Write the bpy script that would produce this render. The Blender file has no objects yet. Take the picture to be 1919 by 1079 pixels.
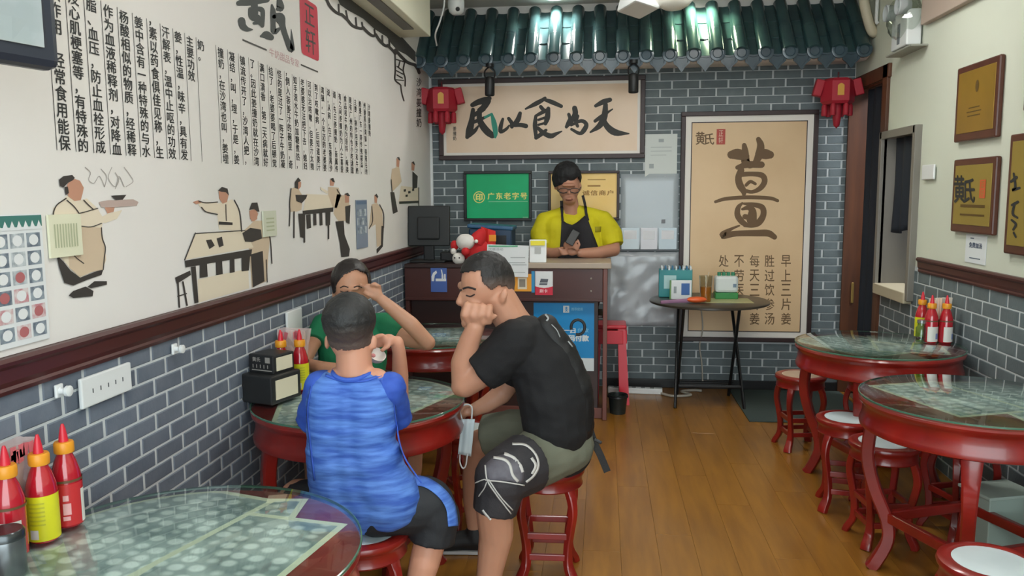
import bpy, bmesh, math, random
from mathutils import Vector, Matrix
random.seed(7)
PI = math.pi
SC = bpy.context.scene
COL = SC.collection
XL, XR, D, HC = -1.38, 1.88, 6.40, 3.00      # left wall, right wall, back wall, ceiling
EYE, FOC = 1.55, 1500.0

# ---------------------------------------------------------------- camera, world, sun, exposure
def camera_axes(yaw, pitch, roll):
    cy, sy, cp, sp = math.cos(yaw), math.sin(yaw), math.cos(pitch), math.sin(pitch)
    w = Vector((-sy*cp, cy*cp, -sp)); r = Vector((cy, sy, 0)); u = r.cross(w)
    c, s = math.cos(roll), math.sin(roll)
    return r*c + u*s, u*c - r*s, w
R_, U_, W_ = camera_axes(math.radians(6.48), math.radians(6.69), math.radians(-0.375))
cd = bpy.data.cameras.new('camera'); cam = bpy.data.objects.new('camera', cd); COL.objects.link(cam)
cd.sensor_width = 36; cd.lens = 36*FOC/1919; cd.clip_start = .02
m4 = Matrix((R_, U_, -W_)).transposed().to_4x4(); m4.translation = (0, 0, EYE)
cam.matrix_world = m4
SC.camera = cam
world = bpy.data.worlds.new('daylight'); SC.world = world; world.use_nodes = True
bg = world.node_tree.nodes['Background']
bg.inputs['Color'].default_value = (.86, .97, 1.0, 1); bg.inputs['Strength'].default_value = 2.1
SC.view_settings.view_transform = 'Standard'; SC.view_settings.look = 'None'
SC.view_settings.gamma = 1; SC.view_settings.use_curve_mapping = False
SC.view_settings.exposure = 1.32
FRONT = -1.3                                   # open shop front behind the camera
def area(name, loc, rot, sx, sy, power, col=(1, 1, 1), portal=False):
    l = bpy.data.lights.new(name, 'AREA'); l.shape = 'RECTANGLE'; l.size = sx; l.size_y = sy
    l.energy = power; l.color = col
    if portal: l.cycles.is_portal = True
    o = bpy.data.objects.new(name, l); COL.objects.link(o); o.location = loc; o.rotation_euler = rot
    return o
area('shopfront_portal', ((XL+XR)/2, FRONT, 1.5), (PI/2, 0, 0), XR-XL, 3.0, 0, portal=True)
LAMP_POWER = 13

# ---------------------------------------------------------------- measuring helpers (pixel of the photograph -> point on a known plane)
def ray(px, py): return R_*((px-959.5)/FOC) - U_*((py-539.5)/FOC) + W_
def on_y(px, py, Y): d = ray(px, py); return Vector((0, 0, EYE)) + d*(Y/d.y)
def on_x(px, py, X): d = ray(px, py); return Vector((0, 0, EYE)) + d*(X/d.x)
def on_z(px, py, Z): d = ray(px, py); return Vector((0, 0, EYE)) + d*((Z-EYE)/d.z)
def proj(p):
    d = Vector(p) - Vector((0, 0, EYE)); z = d.dot(W_)
    return 959.5 + FOC*d.dot(R_)/z, 539.5 - FOC*d.dot(U_)/z, z

# ---------------------------------------------------------------- materials
def lin(c):
    return tuple((v/255/12.92 if v/255 <= .04045 else ((v/255+.055)/1.055)**2.4) for v in c)
MATS = {}
def mat(name, rgb, rough=.55, metal=0, var=0, vscale=8, vstretch=(1, 1, 1), rgb2=None, bump=0, bscale=60, spec=.5,
        rand=0, coat=0, emit=0, trans=0, alpha=1, sss=0):
    """principled material; var mixes rgb->rgb2 with noise, rand varies value from object to object"""
    if name in MATS: return MATS[name]
    m = bpy.data.materials.new(name); m.use_nodes = True; nt = m.node_tree; b = nt.nodes['Principled BSDF']
    c = lin(rgb); b.inputs['Base Color'].default_value = (*c, 1)
    b.inputs['Roughness'].default_value = rough; b.inputs['Metallic'].default_value = metal
    b.inputs['Specular IOR Level'].default_value = spec; b.inputs['Coat Weight'].default_value = coat
    b.inputs['Coat Roughness'].default_value = .08
    b.inputs['Transmission Weight'].default_value = trans; b.inputs['Alpha'].default_value = alpha
    if sss:
        b.inputs['Subsurface Weight'].default_value = sss; b.inputs['Subsurface Radius'].default_value = (.02, .008, .004)
    if emit:
        b.inputs['Emission Color'].default_value = (*c, 1); b.inputs['Emission Strength'].default_value = emit
    out = None
    if var or bump or rand:
        tc = nt.nodes.new('ShaderNodeTexCoord'); mp = nt.nodes.new('ShaderNodeMapping'); mp.inputs['Scale'].default_value = vstretch
        oi = nt.nodes.new('ShaderNodeObjectInfo')
        off = nt.nodes.new('ShaderNodeVectorMath'); off.operation = 'SCALE'; off.inputs[0].default_value = (37, 11, 23)
        nt.links.new(oi.outputs['Random'], off.inputs['Scale'])
        add = nt.nodes.new('ShaderNodeVectorMath'); nt.links.new(tc.outputs['Object'], mp.inputs[0])
        nt.links.new(mp.outputs[0], add.inputs[0]); nt.links.new(off.outputs[0], add.inputs[1])
        if var:
            n = nt.nodes.new('ShaderNodeTexNoise'); n.inputs['Scale'].default_value = vscale; n.inputs['Detail'].default_value = 5
            nt.links.new(add.outputs[0], n.inputs['Vector'])
            rp = nt.nodes.new('ShaderNodeValToRGB'); rp.color_ramp.elements[0].position = .5-.5*(1-var)*.6-.05; rp.color_ramp.elements[1].position = .5+.5*(1-var)*.6+.05
            rp.color_ramp.elements[0].color = (*c, 1); rp.color_ramp.elements[1].color = (*lin(rgb2 or rgb), 1)
            nt.links.new(n.outputs['Fac'], rp.inputs[0]); out = rp.outputs[0]
        if rand:
            hs = nt.nodes.new('ShaderNodeHueSaturation'); mr = nt.nodes.new('ShaderNodeMapRange')
            mr.inputs['To Min'].default_value = 1-rand; mr.inputs['To Max'].default_value = 1+rand
            nt.links.new(oi.outputs['Random'], mr.inputs['Value']); nt.links.new(mr.outputs[0], hs.inputs['Value'])
            if out: nt.links.new(out, hs.inputs['Color'])
            else: hs.inputs['Color'].default_value = (*c, 1)
            out = hs.outputs[0]
        if out: nt.links.new(out, b.inputs['Base Color'])
        if bump:
            n2 = nt.nodes.new('ShaderNodeTexNoise'); n2.inputs['Scale'].default_value = bscale; n2.inputs['Detail'].default_value = 4
            nt.links.new(add.outputs[0], n2.inputs['Vector'])
            bp = nt.nodes.new('ShaderNodeBump'); bp.inputs['Strength'].default_value = bump; bp.inputs['Distance'].default_value = .004
            nt.links.new(n2.outputs['Fac'], bp.inputs['Height']); nt.links.new(bp.outputs[0], b.inputs['Normal'])
    MATS[name] = m
    return m
def glass_mat(name, tint=(225, 240, 232), gloss=1.0):
    """thin sheet of glass: clear straight through, mirror by fresnel"""
    if name in MATS: return MATS[name]
    m = bpy.data.materials.new(name); m.use_nodes = True; nt = m.node_tree; nt.nodes.clear()
    o = nt.nodes.new('ShaderNodeOutputMaterial'); mx = nt.nodes.new('ShaderNodeMixShader'); t = nt.nodes.new('ShaderNodeBsdfTransparent')
    g = nt.nodes.new('ShaderNodeBsdfGlossy'); g.inputs['Roughness'].default_value = .015; f = nt.nodes.new('ShaderNodeLayerWeight'); f.inputs[0].default_value = .5
    pw_ = nt.nodes.new('ShaderNodeMath'); pw_.operation = 'POWER'; pw_.inputs[1].default_value = 5
    ma = nt.nodes.new('ShaderNodeMath'); ma.operation = 'MULTIPLY_ADD'; ma.inputs[1].default_value = .96; ma.inputs[2].default_value = .04
    nt.links.new(f.outputs['Facing'], pw_.inputs[0]); nt.links.new(pw_.outputs[0], ma.inputs[0])
    t.inputs[0].default_value = (*lin(tint), 1); mu = nt.nodes.new('ShaderNodeMath'); mu.operation = 'MULTIPLY'; mu.inputs[1].default_value = gloss
    nt.links.new(ma.outputs[0], mu.inputs[0]); nt.links.new(mu.outputs[0], mx.inputs[0])
    nt.links.new(t.outputs[0], mx.inputs[1]); nt.links.new(g.outputs[0], mx.inputs[2]); nt.links.new(mx.outputs[0], o.inputs[0])
    MATS[name] = m
    return m

# ---------------------------------------------------------------- mesh helpers
def new_mesh(name, vs, fs, smooth=False):
    me = bpy.data.meshes.new(name); me.from_pydata([tuple(v) for v in vs], [], fs); me.update()
    if smooth: me.shade_smooth()
    return me
def put(name, me, m, parent=None, loc=None, rot=None):
    o = bpy.data.objects.new(name, me); COL.objects.link(o)
    if m and not me.materials: me.materials.append(m)
    if parent: o.parent = parent
    if loc is not None: o.location = loc
    if rot is not None: o.rotation_euler = rot
    return o
def obj(name, vs, fs, m, parent=None, smooth=False, loc=None, rot=None):
    return put(name, new_mesh(name, vs, fs, smooth), m, parent, loc, rot)
def tag(o, label, cat, group=None):
    o['label'] = label; o['category'] = cat
    if group: o['group'] = group
    return o
def thing(name, label, cat, loc=(0, 0, 0), rz=0, group=None):
    o = bpy.data.objects.new(name, None); COL.objects.link(o); o.location = loc; o.rotation_euler = (0, 0, rz); o.empty_display_size = .05
    return tag(o, label, cat, group)
def struct(o): o['kind'] = 'structure'; return o
class G:
    """collects shapes into one mesh"""
    def __init__(s): s.v = []; s.f = []
    def add(s, vs, fs):
        n = len(s.v); s.v += [Vector(v) for v in vs]; s.f += [tuple(i+n for i in f) for f in fs]; return s
    def box(s, c, d, b=0, rot=None):
        x, y, z = d[0]/2, d[1]/2, d[2]/2
        b = min(b, x*.9, y*.9, z*.9)
        if b <= 0:
            vs = [(i*x, j*y, k*z) for i in (-1, 1) for j in (-1, 1) for k in (-1, 1)]
            fs = [(0, 1, 3, 2), (4, 6, 7, 5), (0, 4, 5, 1), (2, 3, 7, 6), (0, 2, 6, 4), (1, 5, 7, 3)]
        else:
            bm = bmesh.new(); bmesh.ops.create_cube(bm, size=1)
            for v in bm.verts: v.co = Vector((v.co.x*2*x, v.co.y*2*y, v.co.z*2*z))
            bmesh.ops.bevel(bm, geom=bm.edges[:], offset=b, segments=2, profile=.5, affect='EDGES')
            bm.verts.index_update(); vs = [v.co.copy() for v in bm.verts]; fs = [[v.index for v in f.verts] for f in bm.faces]; bm.free()
        M = rot.to_matrix() if hasattr(rot, 'to_matrix') else (rot or Matrix.Identity(3))
        return s.add([M @ Vector(v) + Vector(c) for v in vs], fs)
    def lathe(s, prof, n=32, c=(0, 0, 0), M=None):
        vs = []; fs = []; ring = []
        for r, z in prof:
            if r < 1e-5: ring.append([len(vs)]); vs.append((0, 0, z))
            else:
                ring.append(list(range(len(vs), len(vs)+n)))
                vs += [(r*math.cos(2*PI*i/n), r*math.sin(2*PI*i/n), z) for i in range(n)]
        for a, b in zip(ring, ring[1:]):
            for i in range(n):
                j = (i+1) % n
                if len(a) == 1 and len(b) == 1: continue
                if len(a) == 1: fs.append((a[0], b[j], b[i]))
                elif len(b) == 1: fs.append((a[i], a[j], b[0]))
                else: fs.append((a[i], a[j], b[j], b[i]))
        M = M or Matrix.Identity(3)
        return s.add([M @ Vector(v) + Vector(c) for v in vs], fs)
    def sweep(s, pts, rad, n=8, flat=1.0, side=None, cap=True):
        """tube along pts; rad number or list; flat squashes along the normal; side gives the wide direction"""
        pts = [Vector(p) for p in pts]; k = len(pts)
        rad = rad if isinstance(rad, (list, tuple)) else [rad]*k
        vs = []; fs = []; up = None
        for i, p in enumerate(pts):
            t = (pts[min(i+1, k-1)] - pts[max(i-1, 0)]).normalized()
            if side is not None: a = Vector(side)
            else:
                a = up if up is not None else (Vector((0, 0, 1)) if abs(t.z) < .9 else Vector((1, 0, 0)))
            a = (a - t*a.dot(t)).normalized(); bb = t.cross(a); up = a
            for j in range(n):
                an = 2*PI*(j+.5)/n
                vs.append(p + a*rad[i]*math.cos(an) + bb*rad[i]*flat*math.sin(an))
        for i in range(k-1):
            for j in range(n):
                q = (j+1) % n
                fs.append((i*n+j, i*n+q, (i+1)*n+q, (i+1)*n+j))
        if cap: fs += [tuple(range(n-1, -1, -1)), tuple(range((k-1)*n, k*n))]
        return s.add(vs, fs)
    def ball(s, c, r, n=16, M=None):
        r = r if isinstance(r, (tuple, list)) else (r, r, r)
        prof = [(math.sin(PI*i/(n//2)), -math.cos(PI*i/(n//2))) for i in range(n//2+1)]
        prof[0] = (0, -1); prof[-1] = (0, 1)
        g = G().lathe(prof, n)
        M = M or Matrix.Identity(3)
        return s.add([M @ Vector((v.x*r[0], v.y*r[1], v.z*r[2])) + Vector(c) for v in g.v], g.f)
    def obj(s, name, m, parent=None, smooth=False, loc=None, rot=None):
        o = obj(name, s.v, s.f, m, parent, smooth, loc, rot)
        if smooth: sharp(o.data)
        return o
def sharp(me, ang=40):
    bm = bmesh.new(); bm.from_mesh(me)
    for e in bm.edges:
        if len(e.link_faces) == 2 and e.calc_face_angle(0) > math.radians(ang): e.smooth = False
    bm.to_mesh(me); bm.free()
def copy_thing(root, loc, rz, label, group=None, skip=()):
    r = root.copy(); COL.objects.link(r); r.location = loc; r.rotation_euler = (0, 0, rz); r['label'] = label
    if group: r['group'] = group
    for ch in list(root.children):
        if ch.name.split('.')[0] in skip: continue
        c = ch.copy(); COL.objects.link(c); c.parent = r
        for g in list(ch.children):
            d = g.copy(); COL.objects.link(d); d.parent = c
    return r
def catmull(pts, k=5):
    """smooth a list of tuples"""
    if len(pts) < 3: return list(pts)
    P = [tuple(2*a-b for a, b in zip(pts[0], pts[1]))] + list(pts) + [tuple(2*a-b for a, b in zip(pts[-1], pts[-2]))]
    out = []
    for i in range(1, len(P)-2):
        for j in range(k):
            t = j/k
            out.append(tuple(.5*(2*b + (c-a)*t + (2*a-5*b+4*c-d)*t*t + (3*b-a-3*c+d)*t**3) for a, b, c, d in zip(P[i-1], P[i], P[i+1], P[i+2])))
    out.append(tuple(pts[-1])); return out
# --- flat print: everything is drawn in 2D and laid on a plane
class Ink:
    def __init__(s, place): s.flat = place; s.v = []; s.f = []; s.k = 0; s.n = None
    def lift(s, x, y):
        a = s.flat(x, y); d = (s.flat(x+.01, y)-a).cross(s.flat(x, y+.01)-a).normalized()
        if abs(d.dot(a)) < .5: return d if d.dot(a) > 0 else -d            # drawn on a thing: away from its middle
        return d if d.dot(Vector((.25, 3, 1.6))-a) > 0 else -d              # drawn on a wall: into the room
    def place(s, x, y):
        if s.n is None: s.n = s.lift(x, y)
        return s.flat(x, y)+s.n*(.00004*(s.k % 10))                         # every stroke a hair above the last, as ink is
    def poly(s, pts):
        s.k += 1
        n = len(s.v); s.v += [s.place(*p) for p in pts]; s.f.append(tuple(range(n, n+len(pts)))); return s
    def rect(s, x0, y0, x1, y1): return s.poly([(x0, y0), (x1, y0), (x1, y1), (x0, y1)])
    def ell(s, x, y, rx, ry=None, n=16): return s.poly([(x+rx*math.cos(2*PI*i/n), y+(ry or rx)*math.sin(2*PI*i/n)) for i in range(n)])
    def stroke(s, pts, w=None, smooth=True, xf=None):
        """brush stroke; pts are (x, y, width) or (x, y) with w"""
        pts = [(p[0], p[1], p[2] if len(p) > 2 else w) for p in pts]
        if smooth: pts = catmull(pts, 4)
        L = []; Rr = []
        for i, p in enumerate(pts):
            a = pts[max(i-1, 0)]; b = pts[min(i+1, len(pts)-1)]
            dx, dy = b[0]-a[0], b[1]-a[1]; q = math.hypot(dx, dy) or 1
            L.append((p[0]-dy/q*p[2]/2, p[1]+dx/q*p[2]/2)); Rr.append((p[0]+dy/q*p[2]/2, p[1]-dx/q*p[2]/2))
        n = len(s.v); k = len(pts); s.k += 1
        s.v += [s.place(*p) for p in L+Rr]
        s.f += [(n+i, n+i+1, n+k+i+1, n+k+i) for i in range(k-1)]
        for e in (0, -1): s.ell(pts[e][0], pts[e][1], pts[e][2]/2, n=10)
        return s
    def text(s, body, x0, y0, x1, y1, keep=False, bold=0, sp=1.0, ls=1.0):
        """characters in the built-in font fitted to a box (y0 bottom, y1 top in the plane's own v direction)"""
        cu = bpy.data.curves.new('glyphs', 'FONT'); cu.body = body; cu.size = 1; cu.resolution_u = 2
        cu.space_character = sp; cu.space_line = ls; cu.fill_mode = 'FRONT'
        o = bpy.data.objects.new('glyphs', cu); COL.objects.link(o)
        dg = bpy.context.evaluated_depsgraph_get(); me = bpy.data.meshes.new_from_object(o.evaluated_get(dg))
        vs = [v.co.copy() for v in me.vertices]; fs = [tuple(p.vertices) for p in me.polygons]
        bpy.data.objects.remove(o); bpy.data.curves.remove(cu); bpy.data.meshes.remove(me)
        if not vs: return s
        ax, bx = min(v.x for v in vs), max(v.x for v in vs); ay, by = min(v.y for v in vs), max(v.y for v in vs)
        kx, ky = (x1-x0)/(bx-ax or 1), (y1-y0)/(by-ay or 1)
        for dx, dy in (((-bold, 0), (bold, 0), (0, -bold*.7), (0, bold*.7)) if bold else ((0, 0),)):      # bold = overprinted
            s.k += 1; n = len(s.v); s.v += [s.place(x0+(v.x-ax+dx)*kx, y0+(v.y-ay+dy)*ky) for v in vs]; s.f += [tuple(i+n for i in f) for f in fs]
        return s
    def obj(s, name, m, parent=None):
        return obj(name, s.v, s.f, m, parent)
def left_px(off, sx=1, ox=0, oy=0):
    def f(x, y):
        p = on_x(ox+x*sx, oy+y*sx, XL); return Vector((XL+off, p.y, p.z))
    return f
def right_px(off, sx=1, ox=0, oy=0):
    def f(x, y):
        p = on_x(ox+x*sx, oy+y*sx, XR); return Vector((XR-off, p.y, p.z))
    return f
def plane_y_px(Y, sx=1, ox=0, oy=0):
    def f(x, y): return on_y(ox+x*sx, oy+y*sx, Y)
    return f
def left_pl(off): return lambda y, z: Vector((XL+off, y, z))
def right_pl(off): return lambda y, z: Vector((XR-off, y, z))
def back_pl(off): return lambda x, z: Vector((x, D-off, z))

# ---------------------------------------------------------------- palette
INK = mat('ink_print', (42, 44, 44), .6)
INKSOFT = mat('soft_ink_print', (75, 73, 70), .6)
CREAMW = mat('cream_wall_paint', (214, 218, 202), .6, var=.3, vscale=1.2, rgb2=(208, 212, 196), bump=.05)
WHITE = mat('white_plastic', (225, 228, 228), .35)
PAPER = mat('white_paper', (222, 226, 228), .6)
MORTAR = mat('mortar', (196, 202, 204), .8, bump=.2, bscale=150)
BRICKL = mat('slate_brick', (94, 104, 118), .6, var=.4, vscale=14, rgb2=(110, 118, 130), rand=.13, bump=.25, bscale=90)
BRICKB = mat('grey_brick', (90, 101, 105), .6, var=.4, vscale=14, rgb2=(102, 113, 116), rand=.12, bump=.25, bscale=90)
REDWOOD = mat('red_lacquered_wood', (146, 32, 24), .28, var=.5, vscale=6, vstretch=(1, 1, 1), rgb2=(112, 26, 22), rand=.06, coat=.35)
RAILWOOD = mat('dark_red_rail_wood', (78, 36, 34), .4, var=.5, vscale=9, vstretch=(1, .1, 1), rgb2=(60, 26, 25))
BROWNWOOD = mat('dark_brown_laminate', (76, 40, 36), .35, var=.4, vscale=6, vstretch=(.3, 1, 1), rgb2=(64, 33, 30))
FRAMEWOOD = mat('dark_frame_wood', (58, 38, 38), .45, var=.3, vscale=12, rgb2=(48, 31, 31))
DOORWOOD = mat('orange_door_wood', (98, 56, 30), .5, var=.5, vscale=5, vstretch=(3, 3, .3), rgb2=(72, 40, 22))
BLACK = mat('black_plastic', (24, 25, 27), .45)
BLACKM = mat('black_metal', (28, 30, 32), .4, metal=.3)
RED = mat('red_cloth', (168, 30, 48), .6, bump=.1, bscale=80)
REDPL = mat('red_plastic', (205, 40, 58), .35)
GOLD = mat('gold_print', (205, 150, 45), .4)
GREENGLASS = mat('green_glass_edge', (70, 110, 92), .12, spec=.6)
TABLEGLASS = glass_mat('table_glass', (244, 250, 247), 1.0)
SKIN = mat('skin', (196, 146, 120), .5, sss=.12, var=.3, vscale=10, rgb2=(188, 136, 110))

# ================================================================ THE SETTING
# floor: a slab with planks on it
fl = struct(G().box(((XL+XR)/2, (FRONT+D)/2, -.06), (XR-XL+.5, D-FRONT+.4, .1)).obj('floor', mat('floor_gap', (70, 48, 26), .8)))
PLANK = mat('honey_oak_plank', (150, 102, 36), .3, var=.6, vscale=4, vstretch=(5, .6, 1), rgb2=(126, 82, 26), rand=.05, coat=.12)
pw, pl = (XR-XL)/20, 1.215
plank_mesh = {}
def plank(L):
    k = round(L, 3)
    if k not in plank_mesh:
        x, y, b = pw/2-.0003, L/2-.0003, .0006
        plank_mesh[k] = new_mesh('plank', [(-x, -y, -.006), (x, -y, -.006), (x, y, -.006), (-x, y, -.006), (-x, -y, -b), (x, -y, -b), (x, y, -b), (-x, y, -b),
            (-x+b, -y+b, 0), (x-b, -y+b, 0), (x-b, y-b, 0), (-x+b, y-b, 0)],
            [(0, 1, 5, 4), (1, 2, 6, 5), (2, 3, 7, 6), (3, 0, 4, 7), (4, 5, 9, 8), (5, 6, 10, 9), (6, 7, 11, 10), (7, 4, 8, 11), (8, 9, 10, 11)])
    return plank_mesh[k]
for i in range(20):
    x = XL + pw*(i+.5); y = FRONT - [.0, .42, .83, .2, .62][i % 5]
    while y < D-.02:
        y0, y1 = max(y, FRONT), min(y+pl, D)
        if y1-y0 > .03: put('plank', plank(y1-y0), PLANK, fl, (x, (y0+y1)/2, 0))
        y += pl

# walls
wl = struct(G().box((XL-.06, (FRONT+D)/2, HC/2), (.12, D-FRONT, HC)).obj('wall_left', CREAMW))
G().box((XL+.0005, (FRONT+D)/2, .56), (.001, D-FRONT-.01, 1.12)).obj('mortar_bed', MORTAR, wl)
wb = struct(G().box(((XL+XR)/2, D+.06, HC/2), (XR-XL+.4, .12, HC)).obj('wall_back', mat('white_wall_paint', (214, 210, 205), .6)))
G().box(((XL+XR)/2, D-.0005, 1.27), (XR-XL-.01, .001, 2.54)).obj('mortar_bed', MORTAR, wb)
# right wall with a doorway and a serving hatch
DY0, DY1, DZ = 5.74, 6.385, 2.30
HY0, HY1, HZ0, HZ1 = 5.10, 5.66, .93, 1.90
g = G(); T = .16
for y0, y1, z0, z1 in ((FRONT, HY0, 0, HC), (HY0, HY1, 0, HZ0), (HY0, HY1, HZ1, HC), (HY1, DY0, 0, HC), (DY0, DY1, DZ, HC), (DY1, D, 0, HC)):
    g.box((XR+T/2, (y0+y1)/2, (z0+z1)/2), (T, y1-y0, z1-z0))
wr = struct(g.obj('wall_right', CREAMW))
G().box((XR-.0005, (FRONT+HY0)/2, .55), (.001, HY0-FRONT, 1.10)).obj('mortar_bed', MORTAR, wr)
G().box((XR-.0005, (HY0+HY1)/2, .43), (.001, HY1-HY0, .86)).obj('mortar_bed', MORTAR, wr)
ce = struct(G().box(((XL+XR)/2, (FRONT+D)/2, HC+.05), (XR-XL+.4, D-FRONT, .1)).obj('ceiling', mat('ceiling_paint', (215, 214, 206), .7)))
# bricks ---------------------------------------------------------
def brick_mesh(L, h, axis, cache={}):
    k = (round(L, 3), round(h, 4), axis)
    if k not in cache:
        a, b, t, c = L/2, h/2, (.006 if axis == 'B' else .0028), .003
        q = [(-a, -b, 0), (a, -b, 0), (a, b, 0), (-a, b, 0), (-a+c*.4, -b+c*.4, t-c*.5), (a-c*.4, -b+c*.4, t-c*.5), (a-c*.4, b-c*.4, t-c*.5), (-a+c*.4, b-c*.4, t-c*.5),
             (-a+c, -b+c, t), (a-c, -b+c, t), (a-c, b-c, t), (-a+c, b-c, t)]
        f = [(0, 1, 5, 4), (1, 2, 6, 5), (2, 3, 7, 6), (3, 0, 4, 7), (4, 5, 9, 8), (5, 6, 10, 9), (6, 7, 11, 10), (7, 4, 8, 11), (8, 9, 10, 11)]
        if axis == 'L': q = [(t_, -u, v) for u, v, t_ in q]           # faces +x
        elif axis == 'R': q = [(-t_, u, v) for u, v, t_ in q]         # faces -x
        else: q = [(u, -t_, v) for u, v, t_ in q]                     # faces -y
        cache[k] = new_mesh('brick', q, f)
    return cache[k]
def lay(parent, axis, plane, u0, u1, z0, z1, L, h, joint, m, covers=(), hj=.007, phase=0):
    """running bond between u0..u1; the 300 bricks that show largest become parts, the rest one stuff part"""
    rows = []; k = 0; z = z1
    while z > z0+.012:
        zz0 = max(z-h, z0); s = u0 - (L/2 if (k+phase) % 2 else 0) + random.uniform(-.012, .012)
        while s < u1:
            a, b = max(s, u0)+joint/2, min(s+L, u1)-joint/2
            if b-a > .015: rows.append((a, b, zz0+hj/2, z-hj/2))
            s += L
        z -= h; k += 1
    vis = []; rest = []
    for a, b, c, d in rows:
        if any(a > q[0] and b < q[1] and c > q[2] and d < q[3] for q in covers): continue
        uc, zc = (a+b)/2, (c+d)/2
        p = (plane, uc, zc) if axis in 'LR' else (uc, plane, zc)
        x, y, dep = proj(p)
        seen = dep > .3 and -20 < x < 1940 and -20 < y < 1100
        vis.append((((1/dep if axis == 'B' else 1/dep**2) if seen else -1), a, b, c, d, p))
    vis.sort(reverse=True, key=lambda t: t[0])
    for i, (_, a, b, c, d, p) in enumerate(vis):
        me = brick_mesh(b-a, d-c, axis)
        if i < 300 and _ > 0: put('brick', me, m, parent, p)
        else: rest.append((me, p))
    if rest:
        g = G()
        for me, p in rest: g.add([v.co+Vector(p) for v in me.vertices], [tuple(f.vertices) for f in me.polygons])
        o = g.obj('brick_courses', m, parent); o['kind'] = 'stuff'
lay(wl, 'L', XL+.001, FRONT, D, .0, 1.098, .163, .0545, .012, BRICKL)
lay(wr, 'R', XR-.001, FRONT, HY0, .0, 1.078, .18, .072, .013, BRICKB)
lay(wr, 'R', XR-.001, HY0, HY1, .0, .86, .18, .072, .013, BRICKB)
lay(wb, 'B', D-.001, XL, XR, .0, 2.53, .2120, .0618, .014, BRICKB, hj=.006,
    covers=((-1.31, .32, 1.80, 2.46), (.60, 1.62, .36, 2.19), (-1.11, -.56, 1.33, 1.74), (-.43, .13, 1.33, 1.74), (-1.39, .0, 0, .95), (.05, .58, 1.33, 1.68)))
struct(G().box((.95, D-.012, .035), (XR-.0-.04, .022, .07), .004).obj('baseboard_back', BLACK))
# chair rails
def rail(name, x, s, y0, y1, z0, z1):
    g = G(); h = z1-z0
    prof = [(0, z0), (.012, z0), (.016, z0+.12*h), (.012, z0+.2*h), (.018, z0+.35*h), (.02, z0+.7*h), (.028, z0+.8*h), (.03, z1-.1*h), (.022, z1), (0, z1)]
    vs = [(x+s*a, y, z) for y in (y0, y1) for a, z in prof]; n = len(prof)
    fs = [(i, i+1, n+i+1, n+i) for i in range(n-1)] + [tuple(range(n)), tuple(range(2*n-1, n-1, -1))]
    struct(g.add(vs, fs).obj(name, RAILWOOD))
rail('trim_1', XL, 1, FRONT, D-.005, 1.095, 1.182)
rail('trim_2', XR, -1, FRONT, 4.985, 1.075, 1.162)
struct(G().box((XL+.012, D-.012, 1.85), (.02, .02, 1.3)).obj('trim_3', WHITE))
# ceiling beams
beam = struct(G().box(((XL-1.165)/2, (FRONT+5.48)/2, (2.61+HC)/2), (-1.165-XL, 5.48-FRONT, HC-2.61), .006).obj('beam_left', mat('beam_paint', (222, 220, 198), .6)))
G().box((-1.25, 4.2, 2.607), (.07, 2.0, .008), .002).obj('air_slot', mat('grey_slot', (110, 108, 104), .6), beam)
struct(G().box((XR-.02, (FRONT+5.07)/2, (2.515+HC)/2), (.04, 5.07-FRONT, HC-2.515), .004).obj('beam_right', mat('beam_shaded_pink', (178, 160, 146), .6)))  # pinkish shade on the beam is put into its colour
# doorway and hatch linings
g = G(); y = DY1-.006
jamb = struct(G().box((XR+.085, DY1-.01, DZ/2), (.27, .02, DZ), .003).obj('door_1', DOORWOOD))
G().box((XR+.03, DY1-.024, .78), (.02, .012, .16), .004).obj('strike_plate', mat('brass', (170, 140, 80), .35, metal=.6), jamb)
g = G(); g.box((XR-.01, (DY0+DY1)/2, DZ+.045), (.024, DY1-DY0+.22, .09), .004); g.box((XR-.01, DY0-.045, DZ/2+.045), (.024, .09, DZ+.09), .004); g.box((XR+.08, DY0+.01, DZ/2), (.16, .02, DZ)); g.box((XR+.08, (DY0+DY1)/2, DZ-.008), (.16, DY1-DY0, .016))
g.obj('casing', DOORWOOD, jamb)
g = G(); fr = .045
ALU = mat('grey_hatch_frame', (122, 118, 110), .45)
g.box((XR+.06, HY0-fr/2+.01, (HZ0+HZ1)/2), (.20, fr, HZ1-HZ0+.09), .004); g.box((XR+.06, HY1+fr/2-.01, (HZ0+HZ1)/2), (.20, fr, HZ1-HZ0+.09), .004)
g.box((XR+.06, (HY0+HY1)/2, HZ1+.02), (.20, HY1-HY0+.05, .05), .004)
hatch = struct(g.obj('window_1', ALU))
G().box((XR+.05, (HY0+HY1)/2, HZ0-.03), (.2, HY1-HY0, .07), .006).obj('sill', mat('cream_sill', (186, 176, 150), .5), hatch)
# the kitchen behind the openings
g = G(); KX = 3.3
g.box((KX, 5.6, 1.4), (.05, 2.6, 2.8)); g.box(((XR+KX)/2+.1, 4.3, 1.4), (KX-XR-.2, .05, 2.8)); g.box(((XR+KX)/2+.1, 6.9, 1.4), (KX-XR-.2, .05, 2.8)); g.box(((XR+KX)/2+.1, 5.6, 2.8), (KX-XR-.1, 2.6, .05)); g.box(((XR+KX)/2+.1, 5.6, -.03), (KX-XR-.1, 2.6, .05))
struct(g.obj('wall_kitchen', mat('kitchen_tile', (150, 152, 160), .3)))
area('kitchen_fill', (2.7, 5.6, 2.7), (0, 0, 0), .5, .5, 14, (.95, .97, 1))  # unseen area light added so the kitchen reads blue-white
# shopfront floor outside
struct(G().box((.2, FRONT-4, -.06), (14, 8, .1)).obj('pavement', mat('pavement_grey', (150, 150, 148), .8)))

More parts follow.
